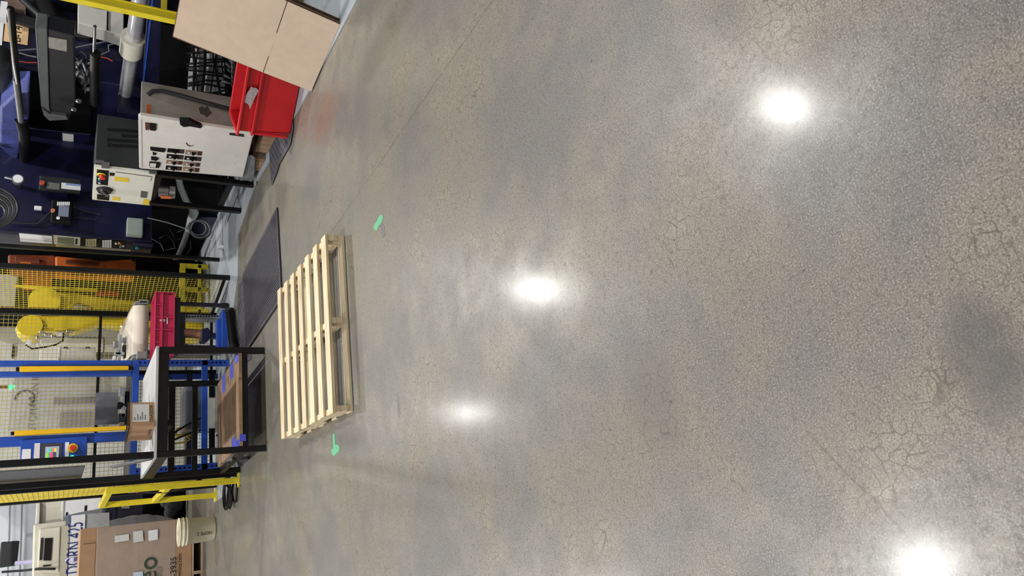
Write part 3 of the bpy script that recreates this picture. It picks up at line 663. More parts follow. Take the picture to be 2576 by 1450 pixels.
B().tube([P(52, 300, X=4.3), P(61, 330, X=4.3), P(64, 428, X=4.3)], .055, 12).build('hydraulic_cylinder', dblack, t)
B().tube([P(239, 66, X=4.35), P(236, 134, X=4.35)], .014, 8).build('piston_rod', chrome, t)
B().tube([P(240, 134, X=4.35), P(238, 260, X=4.35)], .045, 12).build('piston_cylinder', dblack, t)
B().lathe(P(-6, 172, X=4.6), [(0, -.2), (.14, -.2), (.15, -.1), (.15, .2), (.1, .24), (0, .24)], 'Y', 20).build('drive_motor', dgrey, t)
B().tube([P(-5, 223, X=4.5), P(20, 223, X=4.5), P(38, 217, X=4.5)], .01, 6).build('red_hose', redh, t)
for pts in ([(5, 133), (40, 128), (90, 124)], [(190, 120), (240, 110), (300, 99)], [(48, 133), (70, 140), (92, 144)], [(250, 140), (275, 130), (272, 115), (300, 107)]):
    B().tube([P(x, y, Y=7.76) for x, y in pts], .009, 6).build('conduit', cable_w, t)
B().tube([P(250, 143, Y=7.77), P(270, 147, Y=7.77), P(283, 154, Y=7.77)], .008, 6).build('red_hose', redh, t)
B().tube([P(48, 155, Y=7.77), P(70, 158, Y=7.77), P(92, 158, Y=7.77)], .008, 6).build('red_hose', redh, t)
rr = random.Random(11)
for k in range(9):
    p0 = P(rr.uniform(192, 225), rr.uniform(130, 170), Y=7.6); p1 = P(rr.uniform(192, 228), rr.uniform(175, 250), Y=7.6); mid = (p0 + p1) / 2 + Vector((rr.uniform(-.1, .1), -.1, rr.uniform(-.1, .1)))
    B().tube([p0, (p0 + mid) / 2 + Vector((.03, 0, .02)), mid, p1], .011, 6).build('loose_hose', cable if k % 3 else cable_w, t)
for (x, y, r) in ((205, 168, .045), (203, 187, .03), (215, 205, .05), (199, 195, .025), (222, 225, .02), (200, 255, .022), (188, 276, .02)):
    k = P(x, y, Y=7.55); B().cyl(k, k + Vector((r * .6, .02, r * .7)), r, n=12).build('hydraulic_fitting', steel, t)
B().pX(4.30, .25, [(0, 272), (40, 235), (73, 232), (72, 300), (58, 332), (45, 400), (38, 405), (0, 372)]).build('lit_casting', M('lit_blue_casting', (66, 75, 136), .45, var=.35, scale=5, bump=.3, dirt=(24, 26, 52), dirt_amt=.35, dscale=4), t, bevel=.02)  # paler blue paints the light falling on the blue press casting
B().pX(4.62, .03, [(74, 205), (228, 226), (228, 338), (74, 324)]).build('void_panel', M('void_black', (4, 4, 6), .5, spec=.15), t)  # black sheet stands in for the dark void inside the press
lp = B().pX(4.60, .05, [(70, 324), (228, 340), (232, 450), (60, 430)]).build('lower_panel', navy, t, bevel=.01)
B().pX(4.592, .006, [(157, 337), (185, 340), (185, 357), (158, 355)]).build('rating_plate', label_g, lp)
B().pX(4.58, .02, [(75, 372), (84, 377), (92, 382), (130, 381), (160, 386), (176, 402), (178, 424), (166, 415), (150, 408), (118, 410), (95, 430), (88, 432), (112, 405), (80, 390)]).build('casting_rib', M('lit_blue_casting', (84, 96, 178)), lp, bevel=.01)
B().tube([P(46, 424, X=4.2), P(100, 428, X=4.2), P(160, 436, X=4.2), P(234, 448, X=4.2)], .008, 6).build('guide_rod', mgrey, t)
B().bX(4.3, .2, 20, 430, 236, 525).build('dark_guard', navy_d, t)
# sign on the platen
s = thing('machine_sign', 'peach paper sign reading B-14 taped to the blue press', 'sign', P(40, 85, Y=7.79))
B().pY(7.785, .004, [(13, 55), (73, 66), (69, 114), (8, 103)]).build('sign_sheet', peach, s)
text('sign_text', 'B-14', ink, s, P(44, 85, Y=7.783), .105, '-Y', .0005, tilt=0.03)
tag(B().pY(7.78, .006, [(-12, 52), (10, 54), (3, 132), (-12, 130)]).build('notice_sheet', paper), 'white notice sheet beside the peach sign on the press', 'paper')

# cable tangle in the dark bay, seen against a pale panel
t = thing('cable_bay', 'dark bay of tangled black cables in front of pale panels beside the cardboard', 'cables', (5.0, 7.2, 0))
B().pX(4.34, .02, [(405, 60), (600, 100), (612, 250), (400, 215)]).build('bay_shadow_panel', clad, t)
B().pX(4.325, .012, [(484, 125), (562, 112), (566, 236), (472, 226), (474, 180)]).build('pale_panel', paper, t)
rr = random.Random(21)
for k in range(10):
    y = 120 + k * 12.5; z = rr.uniform(-6, 6)
    B().tube([P(470, y + z, X=4.30), P(520, y + rr.uniform(-9, 9), X=4.29), P(572, y - z, X=4.30)], .009, 6).build('cable', dblack, t)
for k in range(6):
    x = 484 + k * 16
    B().tube([P(x, 105, X=4.28), P(x + rr.uniform(-8, 8), 165, X=4.27), P(x + rr.uniform(-10, 10), 236, X=4.28)], .008 if k % 2 else .015, 6).build('cable', dblack, t)
for k in range(6):
    B().tube([P(560 + rr.uniform(0, 30), 130 + 15 * k, X=4.2), P(585, 150 + 12 * k, X=4.1), P(590, 190 + 8 * k, X=4.15)], .016, 6).build('cable', cable, t)

# ------------------------------------------------------------------ blue control column with pendants
XQ, YQ = 3.42, 9.0
t = thing('press_control_column', 'blue press control column with display, keypads and taped white sheet', 'control panel', (3.9, 9.5, .8))
B().box(XQ, 4.7, YQ, P(200, 627, X=XQ).y, .80, 2.75).build('column_body', navy, t, bevel=.008)
B().box(XQ - .03, XQ, YQ + .02, P(350, 632, X=XQ).y, .78, .98).build('lower_box', navy, t, bevel=.006)
kk = P(345, 623, X=XQ - .03); B().cyl(kk, kk + Vector((-.02, 0, 0)), .022, n=12).build('push_button', M('teal_button', (60, 130, 130), .4), t)
for nm, pts, mt in (('paper_sheet', [(48, 588), (131, 595), (131, 614), (51, 608)], paper), ('display_bezel', [(134, 593), (202, 599), (201, 619), (136, 614)], cream),
                    ('key_field', [(203, 599), (318, 608), (317, 632), (204, 620)], dblack)):
    B().pX(XQ - .006, .006, pts).build(nm, mt, t)
B().pX(XQ - .009, .004, [(145, 597), (186, 600), (186, 617), (145, 612)]).build('display', M('lcd_grey', (122, 128, 112), .3), t)
B().pX(XQ - .009, .004, [(190, 601), (195, 602), (194, 616), (189, 615)]).build('softkeys', dgrey, t)
for (x0, y0, x1, y1, nx, ny, mt) in ((215, 602, 243, 621, 5, 4, M('cream_key', (196, 186, 148), .5)), (257, 605, 281, 626, 4, 7, paper)):
    q = B(); dx, dy = (x1 - x0) / nx, (y1 - y0) / ny
    for i in range(nx):
        for j in range(ny): q.bX(XQ - .010, .005, x0 + i * dx + .4, y0 + j * dy + .3, x0 + (i + 1) * dx - .8, y0 + (j + 1) * dy - .5)
    o = q.build('key_block', mt, t); o['kind'] = 'stuff'
for (x, y, mt) in ((292, 612, paper), (300, 611, amber), (305, 615, redh), (310, 618, paper), (303, 620, green_t)):
    k = P(x, y, X=XQ - .006); B().cyl(k, k + Vector((-.015, 0, 0)), .014, n=10).build('push_button', mt, t)
B().bX(XQ - .015, .012, 140, 622, 330, 627).build('chrome_strip', steel, t)
tag(B().bY(YQ - .12, .115, 319, 548, 360, 590).build('junction_box', M('grey_green_box', (150, 160, 154), .5, var=.08), bevel=.012), 'pale grey-green junction box screwed to the blue column', 'junction box')
p = thing('teach_pendant', 'grey teach pendant with white keypad hanging left of the controller', 'pendant', P(150, 462, Y=8.78))
B().bY(8.78, .05, 98, 446, 204, 481).build('pendant_body', dgrey, p, bevel=.01); B().bY(8.776, .004, 118, 460, 150, 476).build('pendant_screen', M('grey_screen', (118, 120, 116), .3), p)
B().bY(8.776, .004, 154, 462, 203, 477).build('keypad', paper, p); B().bY(8.773, .003, 166, 463, 202, 467).build('blue_key_row', M('pale_blue_keys', (130, 160, 220), .5), p)
k = P(106, 462, Y=8.78); B().cyl(k, k + Vector((0, -.03, 0)), .025, n=14).build('stop_button', redh, p)
B().bY(8.83, .17, 130, 455, 170, 470).build('hanging_bracket', dgrey, p)
p = thing('operator_terminal', 'black operator terminal with white keys on the blue column', 'terminal', P(155, 530, Y=8.85))
B().bY(8.85, .08, 128, 503, 182, 560).build('terminal_body', dblack, p, bevel=.012); B().bY(8.845, .005, 147, 518, 173, 545).build('terminal_screen', M('slate_screen', (128, 134, 158), .25), p)
for k in range(7): B().bY(8.843, .007, 143.5 + k * 4.7, 508, 147 + k * 4.7, 517).build('key', paper, p)
k = P(146, 549, Y=8.848); B().cyl(k, k + Vector((0, -.004, 0)), .018, n=16).build('badge', paper, p); k = P(133, 531, Y=8.85); B().cyl(k, k + Vector((0, -.02, 0)), .022, n=12).build('stop_button', M('faded_red', (200, 120, 100), .5), p)
B().tube([P(30, 560, Y=8.95), P(60, 562, Y=8.95), P(95, 563, Y=8.95), P(120, 540, Y=8.9), P(130, 530, Y=8.9)], .007, 6).build('cord', cable, p)
B().tube([P(182, 520, Y=8.88), P(230, 535, Y=8.95), P(252, 540, Y=8.95), P(240, 553, Y=8.95), P(190, 546, Y=8.92)], .006, 6).build('cord', cable, p)
tag(B().bY(8.9, .05, 86, 518, 105, 526).build('cord_connector', paper, bevel=.004), 'small white plug on the terminal cord', 'plug')
p = thing('corrugated_hose_coil', 'large coil of black corrugated hose at the top of the press', 'hose', P(-15, 522, Y=8.3))
c = P(-22, 522, Y=8.3)
for k in range(7): B().ring(c + Vector((0, .02 * k, 0)), .22 - .018 * k, .013, 'Y', 36, 6).build('hose_turn', rubber if k % 2 else cable, p)
p = thing('pneumatic_gauge', 'small silver pressure gauge and fitting above the teach pendant', 'gauge', P(45, 448, Y=8.74))
k = P(45, 450, Y=8.74); B().cyl(k, k + Vector((0, .05, 0)), .055, n=18).build('gauge_body', steel, p); B().cyl(k + Vector((0, -.004, .0)), k, .045, n=18).build('gauge_face', paper, p)
B().tube([P(12, 446, Y=8.76), P(28, 450, Y=8.76), k + Vector((0, .02, 0))], .014, 8).build('fitting', steel, p)
B().bY(8.79, .21, 38, 446, 52, 454).build('wall_bracket', dgrey, p)
# pipes and wires in the bay under the column
t = thing('machine_underframe', 'dark underframe below the blue control column', 'frame', (4.15, 9.8, 0))
B().box(4.0, 4.34, 8.6, 11.0, .012, .78).build('frame_box', clad, t)
rr = random.Random(8)
TU = t
w_ = thing('loose_wires', 'thin loose wires hanging under the blue control column', 'wires', (3.7, 8.7, .4))
for pts in ([(400, 600), (420, 590), (436, 608), (440, 625), (415, 630)], [(445, 585), (470, 575), (478, 560)], [(425, 575), (435, 590), (440, 605), (455, 600)], [(470, 600), (465, 620), (455, 640), (452, 655)], [(380, 600), (405, 615), (412, 632)], [(460, 660), (470, 640), (480, 625), (478, 605)]):
    B().tube([P(x, y, X=3.7) for x, y in pts], .0042, 6).build('wire', cable_w if rr.random() < .12 else cable, w_)
B().pX(3.96, .03, [(488, 546), (556, 548), (564, 575), (548, 606), (520, 596), (486, 590)]).build('blue_sill_panel', navy, TU)
# low white bottle-like filter and pan edge
tag(B().pX(3.62, .015, [(573, 445), (577, 446), (566, 700), (561, 700)]).build('drip_pan_edge', lgrey), 'pale metal edge of the drip pan below the press', 'pan')
f = thing('filter_bottle', 'small clear filter bottle with white cap by the drip pan', 'bottle', P(562, 640, X=3.4))
k = P(555, 622, X=3.4); B().cyl(k + Vector((0, 0, -.03)), k + Vector((0, 0, .03)), .028, n=14).build('cap', paper, f); B().cyl(k + Vector((0, .06, -.18)), k + Vector((0, .0, -.03)), .02, .026, 14).build('bottle_body', M('smoky_clear', (90, 94, 98), .15, alpha=.6), f)

# ------------------------------------------------------------------ orange machine beyond the column
t = thing('orange_robot', 'burnt orange robot column with recessed panels behind the black post', 'robot', (3.5, 10.6, 0))
B().pY(10.55, .5, [(20, 640), (140, 642), (139, 672), (20, 664)]).build('upper_column', orange_d, t, bevel=.02)
B().pY(10.50, .5, [(138, 643), (230, 652), (250, 656), (330, 652), (348, 662), (350, 684), (270, 680), (138, 674)]).build('lower_column', orange, t, bevel=.025)
for pts in ([(38, 645), (100, 648), (100, 660), (38, 656)], [(164, 654), (250, 660), (248, 668), (166, 663)]): B().pY(10.47, .06, pts).build('recess_panel', M('deep_orange_brown', (100, 42, 16), .5), t, bevel=.006)
B().pY(10.49, .03, [(50, 655), (78, 657), (78, 662), (50, 660)]).build('lit_lip', orange, t)
B().box(3.15, 3.75, 10.5, 11.0, .012, .85).build('pedestal', clad, t)

t = thing('dark_granulator', 'tall black machine body filling the gap behind the right mesh fence', 'machine', (3.4, 11.6, 0))
B().box(3.12, 4.3, 11.25, 11.95, .012, 2.8).build('machine_body', clad, t, bevel=.02)
B().bY(11.22, .05, 60, 690, 130, 730).build('orange_panel', orange, t); B().bY(11.2, .05, 240, 732, 300, 742).build('red_valve', M('magenta_red', (200, 30, 60), .4), t)
B().bY(11.22, .05, -20, 690, 40, 775).build('pale_panel', lgrey, t)

t = thing('bent_sheet_metal', 'bent shiny grey sheet metal under the left corner of the white cabinet', 'sheet metal', P(640, 430, Z=.01))
B().pX(3.478, .005, [(606, 400), (632, 390), (642, 398), (638, 452), (604, 455)]).build('upright_leaf', M('galvanised_sheet', (142, 147, 154), .35, metal=.5, var=.25, scale=9), t); B().pZ(.010, .003, [(640, 400), (650, 392), (645, 466), (636, 468)]).build('floor_leaf', lgrey, t)

# ------------------------------------------------------------------ mesh fences of the robot cell
def fence(label, a, b_, z1, pitch=0.043, posts=(0, 1), zlo=0.06, rails=(), w=.0047, mt=None):
    a, b_ = Vector((*a, 0)), Vector((*b_, 0)); d = b_ - a; L = d.length; d /= L
    t = thing('mesh_fence', label, 'fence', (a + b_) / 2, 'yellow mesh fence panels')
    for u in posts: B().box((a + d * u * L).x - .025, (a + d * u * L).x + .025, (a + d * u * L).y - .025, (a + d * u * L).y + .025, .009, z1 + .03).build('post', black, t, bevel=.003)
    for z in (zlo, z1) + tuple(rails): B().bar(a + d * .025 + Vector((0, 0, z)), b_ - d * .025 + Vector((0, 0, z)), .025, .03).build('frame_rail', black, t)
    q = B(); n = int(L / pitch)
    for i in range(1, n + 1):
        p = a + d * (i * L / (n + 1)); q.bar(p + Vector((0, 0, zlo)), p + Vector((0, 0, z1)), w, w)
    k = int((z1 - zlo) / pitch)
    for j in range(1, k + 1):
        z = zlo + j * (z1 - zlo) / (k + 1); q.bar(a + Vector((0, 0, z)), b_ + Vector((0, 0, z)), w, w)
    o = q.build('wire_mesh', mt or wireyel, t); o['kind'] = 'stuff'
    return t
fence('yellow wire mesh panel along the right side of the robot cell', (2.88, 8.56), (2.68, 9.46), 2.45)
fence('wide yellow wire mesh panel across the back behind the blue station', (2.655, 9.47), (0.60, 9.50), 2.5, posts=(0.0, .34, 1), rails=(1.27,), w=.0042, mt=M('olive_wire', (186, 168, 84), .5, var=.1))
fence('yellow wire mesh panel along the left side of the blue station', (0.60, 9.44), (0.62, 8.22), 2.45, posts=(0, 1))
tag(B().bY(9.2, .05, -20, 630, 556, 638).build('black_upright', black, bevel=.003), 'slim black upright between blue column and mesh fence', 'post')
def upright(x, y, z1): return B().box(x - .025, x + .025, y - .025, y + .025, .009, z1)
# low yellow guard behind the fence
t = thing('low_yellow_guard', 'low yellow guard frame standing behind the right mesh fence', 'guard rail', (3.2, 10.2, 0))
r0 = rY(10.0, 452, 664, 466, 800)
for y in (670, 728, 783):
    a, b_, c_, d_ = rY(10.0, 458, y - 5, 555, y + 5); B().box(a, b_, 10.0, 10.05, .012, r0[3]).build('upright', yellow, t, bevel=.003)
B().box(r0[0], r0[1], 9.99, 10.05, r0[2], r0[3]).build('top_bar', yellow, t, bevel=.003)
B().box(r0[0], r0[1], 10.0, 10.04, .10, .14).build('lower_bar', yellow, t)

# ------------------------------------------------------------------ yellow robot
YR = 10.35
t = thing('industrial_robot', 'big yellow industrial robot arm folded behind the mesh fence', 'robot', (2.9, 10.5, 0))
B().pY(YR + .1, .34, [(84, 752), (100, 742), (130, 734), (185, 735), (228, 744), (350, 758), (352, 782), (232, 783), (228, 772), (200, 764), (186, 762), (184, 783), (78, 782), (76, 768)]).build('lower_arm', robyel, t, bevel=.06, seg=4)
B().pY(YR, .30, [(62, 797), (100, 792), (190, 791), (250, 794), (345, 797), (372, 806), (372, 835), (338, 842), (320, 836), (302, 820), (250, 814), (190, 832), (110, 832), (66, 846), (46, 842), (38, 826), (46, 806)]).build('forearm', robyel, t, bevel=.05, seg=4)
k = P(112, 760, Y=YR); B().cyl(k + Vector((0, -.06, 0)), k + Vector((0, .5, 0)), .17, n=28).build('elbow_joint', robyel, t, bevel=.02)
k = P(76, 822, Y=YR); B().cyl(k + Vector((0, -.05, 0)), k + Vector((0, .35, 0)), .13, n=24).build('wrist_joint', robyel, t, bevel=.02)
k = P(345, 812, Y=YR); B().cyl(k + Vector((0, -.04, 0)), k + Vector((0, .45, 0)), .16, n=24).build('shoulder_joint', robyel, t, bevel=.02)
a, b_, c_, d_ = rY(YR, 345, 760, 400, 842); B().box(a, b_, YR + .05, YR + .5, .012, d_).build('pedestal', robyel, t, bevel=.03)
B().pY(YR + .06, .2, [(186, 764), (204, 766), (228, 776), (230, 783), (185, 783)]).build('motor_housing', lgrey, t, bevel=.02)
B().tube([P(242, 791, Y=YR - .05), P(280, 790, Y=YR - .06), P(342, 793, Y=YR - .05)], .035, 8).build('cable_guide', dblack, t)
rr = random.Random(4)
for (x, y, w, hh) in ((98, 833, 16, 6), (112, 838, 20, 7), (128, 842, 14, 7), (140, 836, 22, 6), (158, 840, 16, 8), (166, 831, 18, 5), (90, 846, 10, 8), (64, 856, 16, 10), (92, 864, 10, 6)):
    B().bY(YR - .06 + rr.uniform(-.05, .1), .08, x, y, x + w, y + hh).build('gripper_piece', steel if rr.random() < .6 else paper, t, bevel=.006)
B().tube([P(160, 838, Y=YR - .08), P(158, 858, Y=YR - .08), P(140, 868, Y=YR - .08), P(112, 874, Y=YR - .08), P(80, 878, Y=YR - .08), P(65, 868, Y=YR - .08)], .01, 6).build('air_line', dblack, t)
B().pY(YR + .02, .04, [(36, 716), (120, 720), (245, 727), (246, 733), (118, 727), (36, 721)]).build('yellow_rail', robyel, t)

# pale machines seen through the mesh
t = thing('cream_moulding_machine', 'cream enclosure with service hatch seen through the back mesh fence', 'machine', (1.8, 12.4, 0))
B().box(.95, 3.6, 12.0, 13.1, .012, 2.6).build('enclosure', M('grey_white_enamel', (206, 207, 200), .45, var=.08, dirt=(140, 138, 120), dirt_amt=.15, dscale=4), t, bevel=.02)
B().bY(11.97, .03, 100, 850, 260, 905).build('side_hatch', white, t, bevel=.01)
B().bY(11.965, .03, 240, 988, 296, 1072).build('grey_hatch', mgrey, t)
B().bY(11.96, .04, 134, 1000, 246, 1016).build('dark_window', dblack, t)
B().bY(11.96, .04, 150, 1036, 230, 1074).build('dark_window', dgrey, t)
B().bY(11.94, .05, 30, 867, 34, 900).build('seam', dgrey, t)
t = thing('white_enclosure', 'white hinged electrical enclosure on a post behind the back mesh', 'enclosure', P(240, 889, Y=9.75))
a, b_, c_, d_ = rY(9.8, 236, 884, 242, 900); B().box(a, b_, 9.85, 9.92, .012, c_).build('support_post', lgrey, t)
B().bY(9.75, .3, 150, 874, 240, 908).build('box_body', M('box_white', (226, 226, 232), .5, var=.04), t, bevel=.008); B().bY(9.74, .32, 145, 872, 152, 908).build('box_lid', paper, t, bevel=.008)
for x in (165, 221): B().bY(9.73, .02, x - 5, 873, x + 5, 876).build('lid_clip', dgrey, t)
t = thing('hazy_safety_panel', 'hazy clear safety panel lettered AUTOMATION INC behind the light curtain', 'safety panel', P(120, 1010, Y=9.56))
B().pY(9.56, .006, [(38, 952), (300, 948), (298, 1072), (20, 1085), (30, 980)]).build('clear_sheet', lexan, t)
k = P(86, 1012, Y=9.55); text('panel_lettering', 'AUTOMATION INC', greyink, t, k, .105, '-Y', .0006, sx=.86)
k = P(62, 1003, Y=9.552); B().ring(k, .085, .012, 'Y', 24, 6, math.radians(-150), math.radians(100)).build('panel_logo', greyink, t)
B().pY(9.553, .004, [(72, 1000), (80, 1000), (80, 1008), (72, 1008)]).build('panel_logo', greyink, t)
t = thing('signal_lamp', 'small green lit signal lamp behind the mesh at the top', 'lamp', P(20, 973, Y=9.9))
B().bY(9.9, .05, -70, 971, 26, 977).build('lamp_stem', M('brown_stem', (120, 80, 40), .5), t); k = P(30, 974, Y=9.9); B().cyl(k + Vector((0, 0, -.03)), k + Vector((0, 0, .03)), .028, n=14).build('lamp_lens', green_g, t)

# ------------------------------------------------------------------ blue light-curtain station
YS = 8.6
t = thing('light_curtain_station', 'bright blue framed workstation with operator panel behind the black cart', 'workstation', (1.5, 8.8, 0))
xr, xl = P(335, 907, Y=YS).x, P(335, 1195, Y=YS).x
for (x0, y0, x1, y1, d, nm) in ((-80, 907, 332, 920, .07, 'front_post'), (-80, 934, 332, 946, .07, 'front_post')):
    a, b_, c_, d_ = rY(YS, 100, y0, 332, y1); B().box(a, b_, YS, YS + d, c_, 2.5).build(nm, blue, t, bevel=.004)
a, b_, c_, d_ = rY(YS, 330, 1085, 345, 1108); B().box(a, b_, YS, YS + .07, .98, 2.5).build('front_post', blue, t, bevel=.004)
zt = P(330, 1050, Y=YS).z; zb = P(347, 1050, Y=YS).z
B().box(xl, xr, YS - .005, YS + .07, zb, zt).build('table_beam', blue, t, bevel=.004)
B().box(xl, xr, YS + .75, YS + .81, zb, zt).build('rear_beam', blue, t)
for x in (xl, xr - .06):
    pz = B(); pz.box(x, x + .065, YS, YS + .06, .012, zb).build('perforated_leg', blue, t, bevel=.003)
    B().box(x, x + .06, YS + .75, YS + .80, .012, zb).build('rear_leg', blue, t)
    q = B()
    for k in range(20):
        z = .06 + k * .045; q.cyl((x + .032, YS - .0015, z), (x + .032, YS + .001, z), .011, n=8)
    o = q.build('punched_holes', dblack, t); o['kind'] = 'stuff'
q = B()
for k in range(26):
    xx = xl + .1 + k * .037; q.cyl((xx, YS - .0065, zt - .03), (xx, YS - .004, zt - .03), .008, n=8)
z0 = P(515, 1050, Y=YS).z
B().box(xl, xr, YS + .0, YS + .05, z0 - .03, z0 + .03).build('lower_beam', blue, t, bevel=.003)
z2 = P(476, 1050, Y=YS + .75).z; B().box(xl, xr, YS + .74, YS + .79, z2 - .03, z2 + .03).build('rear_cross_beam', navy, t)
B().box(xl, xr, YS + .005, YS + .8, zt - .006, zt + .004).build('deck_plate', dgrey, t)
for (x, y, w, hh, mt) in ((300, 975, 16, 20, lgrey), (305, 995, 14, 22, lgrey), (296, 1012, 16, 14, dblack), (306, 1020, 12, 30, lgrey), (312, 985, 12, 40, dblack), (298, 1040, 18, 24, dgrey), (300, 1060, 14, 12, M('tan_part', (150, 120, 100), .5)), (314, 1030, 10, 36, dblack)):
    B().bY(YS + .3, .12, x, y, x + w, y + hh).build('tooling_block', mt, t, bevel=.006)
B().bY(YS + .5, .03, 240, 988, 297, 1068).build('fixture_plate', M('hazed_grey_plate', (112, 114, 118), .5, var=.15, scale=12), t)
hp = B().pY(YS - .04, .04, [(52, 1108), (220, 1098), (218, 1156), (50, 1166)]).build('operator_panel', blue, t, bevel=.006)
for nm, pts, mt in (('notice_label', [(56, 1131), (78, 1130), (77, 1164), (53, 1165)], paper), ('notice_label', [(87, 1116), (101, 1115), (99, 1160), (84, 1162)], M('pinkish_paper', (238, 226, 228), .7)),
                    ('screen_bezel', [(103, 1117), (157, 1115), (155, 1158), (102, 1161)], M('bezel_grey', (64, 62, 68), .5)), ('button_strip', [(164, 1113), (174, 1113), (173, 1156), (163, 1158)], paper)):
    o = B().pY(YS - .046, .006, pts).build(nm, mt, hp)
B().pY(YS - .049, .004, [(114, 1125), (149, 1123), (147, 1157), (113, 1160)]).build('touch_screen', M('screen_grey', (150, 160, 176), .3, emit=.25), hp)
for i, (x0, y0, x1, y1, col) in enumerate(((119, 1130, 124, 1138, (110, 190, 220)), (125, 1130, 130, 1138, (70, 200, 90)), (131, 1129, 136, 1137, (220, 120, 110)), (137, 1128, 142, 1137, (230, 200, 80)), (116, 1140, 120, 1158, (150, 210, 70)),
                                           (120, 1140, 124, 1158, (60, 190, 80)), (125, 1139, 128, 1157, (220, 80, 130)), (128, 1139, 132, 1157, (220, 60, 130)), (133, 1138, 141, 1156, (70, 70, 80)))):
    B().pY(YS - .051, .003, [(x0, y0), (x1, y0), (x1, y1), (x0, y1)]).build('screen_tile', M('screen_tile_%d' % i, col, .4, emit=.3), hp)
k = P(183, 1128, Y=YS - .04); B().cyl(k, k + Vector((0, -.012, 0)), .045, n=24).build('stop_plate', M('amber_disc', (240, 190, 40), .5), hp); B().cyl(k + Vector((0, -.012, 0)), k + Vector((0, -.04, 0)), .024, n=18).build('stop_button', M('stop_red', (222, 52, 48)), hp)
k = P(181, 1152, Y=YS - .04); B().cyl(k, k + Vector((0, -.02, 0)), .022, n=14).build('green_lamp', green_g, hp)
for (y0, y1, sl, x0, x1, lb) in ((921, 934, -.002, 49, 324, 'yellow safety light curtain on the right blue post'), (1077, 1092, -.045, 36, 318, 'yellow safety light curtain on the left blue post')):
    lc = thing('light_curtain', lb, 'light curtain', P(x1, (y0 + y1) / 2, Y=YS - .03), 'light curtains of the blue station')
    if sl < -.01: pts = [(36, 1084), (318, 1072), (318, 1081), (36, 1097)]
    else: pts = [(49, 922), (324, 921), (324, 930), (49, 935)]
    B().pY(YS - .04, .045, pts).build('housing', lcyel, lc, bevel=.004)
    for xx in ((pts[0][0] - 9, pts[0][0]), (pts[1][0], pts[1][0] + 9)):
        ym = (pts[0][1] + pts[3][1]) / 2 if xx[0] < 60 else (pts[1][1] + pts[2][1]) / 2
        B().bY(YS - .035, .04, xx[0], ym - 4, xx[1], ym + 4).build('end_cap', dblack, lc)
# hoses and clutter below the station
t = thing('station_hoses', 'black hoses hanging under the blue station', 'hoses', (1.3, 8.8, .2))
for pts in ([(437, 1090), (470, 1070), (505, 1052)], [(520, 1062), (535, 1050), (542, 1030), (538, 1012)], [(500, 1085), (520, 1075), (540, 1060)], [(430, 1110), (460, 1098), (490, 1085)], [(545, 1098), (555, 1085), (562, 1068)]):
    B().tube([P(x, y, Y=YS + .2) for x, y in pts], .011, 6).build('hose', dblack, t)
t = thing('yellow_air_hose', 'coiled yellow air hose under the blue station', 'hose', P(450, 1105, Y=8.9))
B().tube([P(412, 1093, Y=8.9), P(440, 1095, Y=8.9), P(480, 1096, Y=8.9)], .013, 6).build('hose_run', yelh, t); B().ring(P(455, 1088, Y=8.92), .05, .011, 'Y', 20, 6).build('hose_loop', yelh, t)
B().tube([P(470, 1098, Y=8.9), P(478, 1106, Y=8.9), P(465, 1113, Y=8.9), P(440, 1117, Y=8.9)], .011, 6).build('hose_tail', yelh, t)
tag(B().box(1.2, 1.7, 8.95, 9.35, .012, .42).build('grey_power_unit', M('slate_box', (104, 110, 122), .5, var=.12, dirt=(60, 62, 68), dirt_amt=.2), bevel=.02), 'slate grey power unit under the blue station', 'power unit')
t = thing('panel_heater', 'white panel unit with black slots low behind the cart', 'heater', (1.5, 9.2, 0))
B().bY(8.72, .1, 523, 955, 556, 1085).build('unit_panel', white, t); B().bY(8.71, .02, 526, 940, 541, 1000).build('dark_slot', dblack, t); B().bY(8.71, .02, 526, 1078, 541, 1130).build('dark_slot', dblack, t)

# ------------------------------------------------------------------ tote, conveyor and lift stand right of the station
YT = 8.38
x0, x1, z0, z1 = rY(YT, 388, 737, 440, 894)
t = thing('crimson_tote', 'crimson ribbed plastic tote on the lift stand beside the station', 'tote', ((x0 + x1) / 2, 8.6, z0))
D = .40
lo = [(x0 + .02, YT + .02), (x1 - .02, YT + .02), (x1 - .02, YT + D - .02), (x0 + .02, YT + D - .02)]; hi = [(x0, YT), (x1, YT), (x1, YT + D), (x0, YT + D)]
q = B(); v = [(*p, z0) for p in lo] + [(*p, z1) for p in hi] + [(x0 + .012, YT + .012, z1), (x1 - .012, YT + .012, z1), (x1 - .012, YT + D - .012, z1), (x0 + .012, YT + D - .012, z1)] + [(p[0] * .98 + .02 * (x0 + x1) / 2, p[1] * .98 + .02 * (YT + D / 2), z0 + .012) for p in lo]
q._add(v, [(3, 2, 1, 0)] + [(k, (k + 1) % 4, 4 + (k + 1) % 4, 4 + k) for k in range(4)] + [(4 + k, 4 + (k + 1) % 4, 8 + (k + 1) % 4, 8 + k) for k in range(4)] + [(8 + k, 8 + (k + 1) % 4, 12 + (k + 1) % 4, 12 + k) for k in range(4)] + [(12, 13, 14, 15)])
q.build('tote_body', crimson, t)
for zz in (z1 - .008, z1 - .075, z0 + .012): B().box(x0 - .006, x1 + .006, YT - .014, YT + .006, zz - .006, zz + .006).build('rim_band', crimson, t)
for k in range(6): xx = x0 + (x1 - x0) * k / 5; B().box(xx - .004, xx + .004, YT - .012, YT + .015, z0 + .01 if k in (0, 2, 3, 5) else z1 - .075, z1 - .008).build('rib', crimson, t)
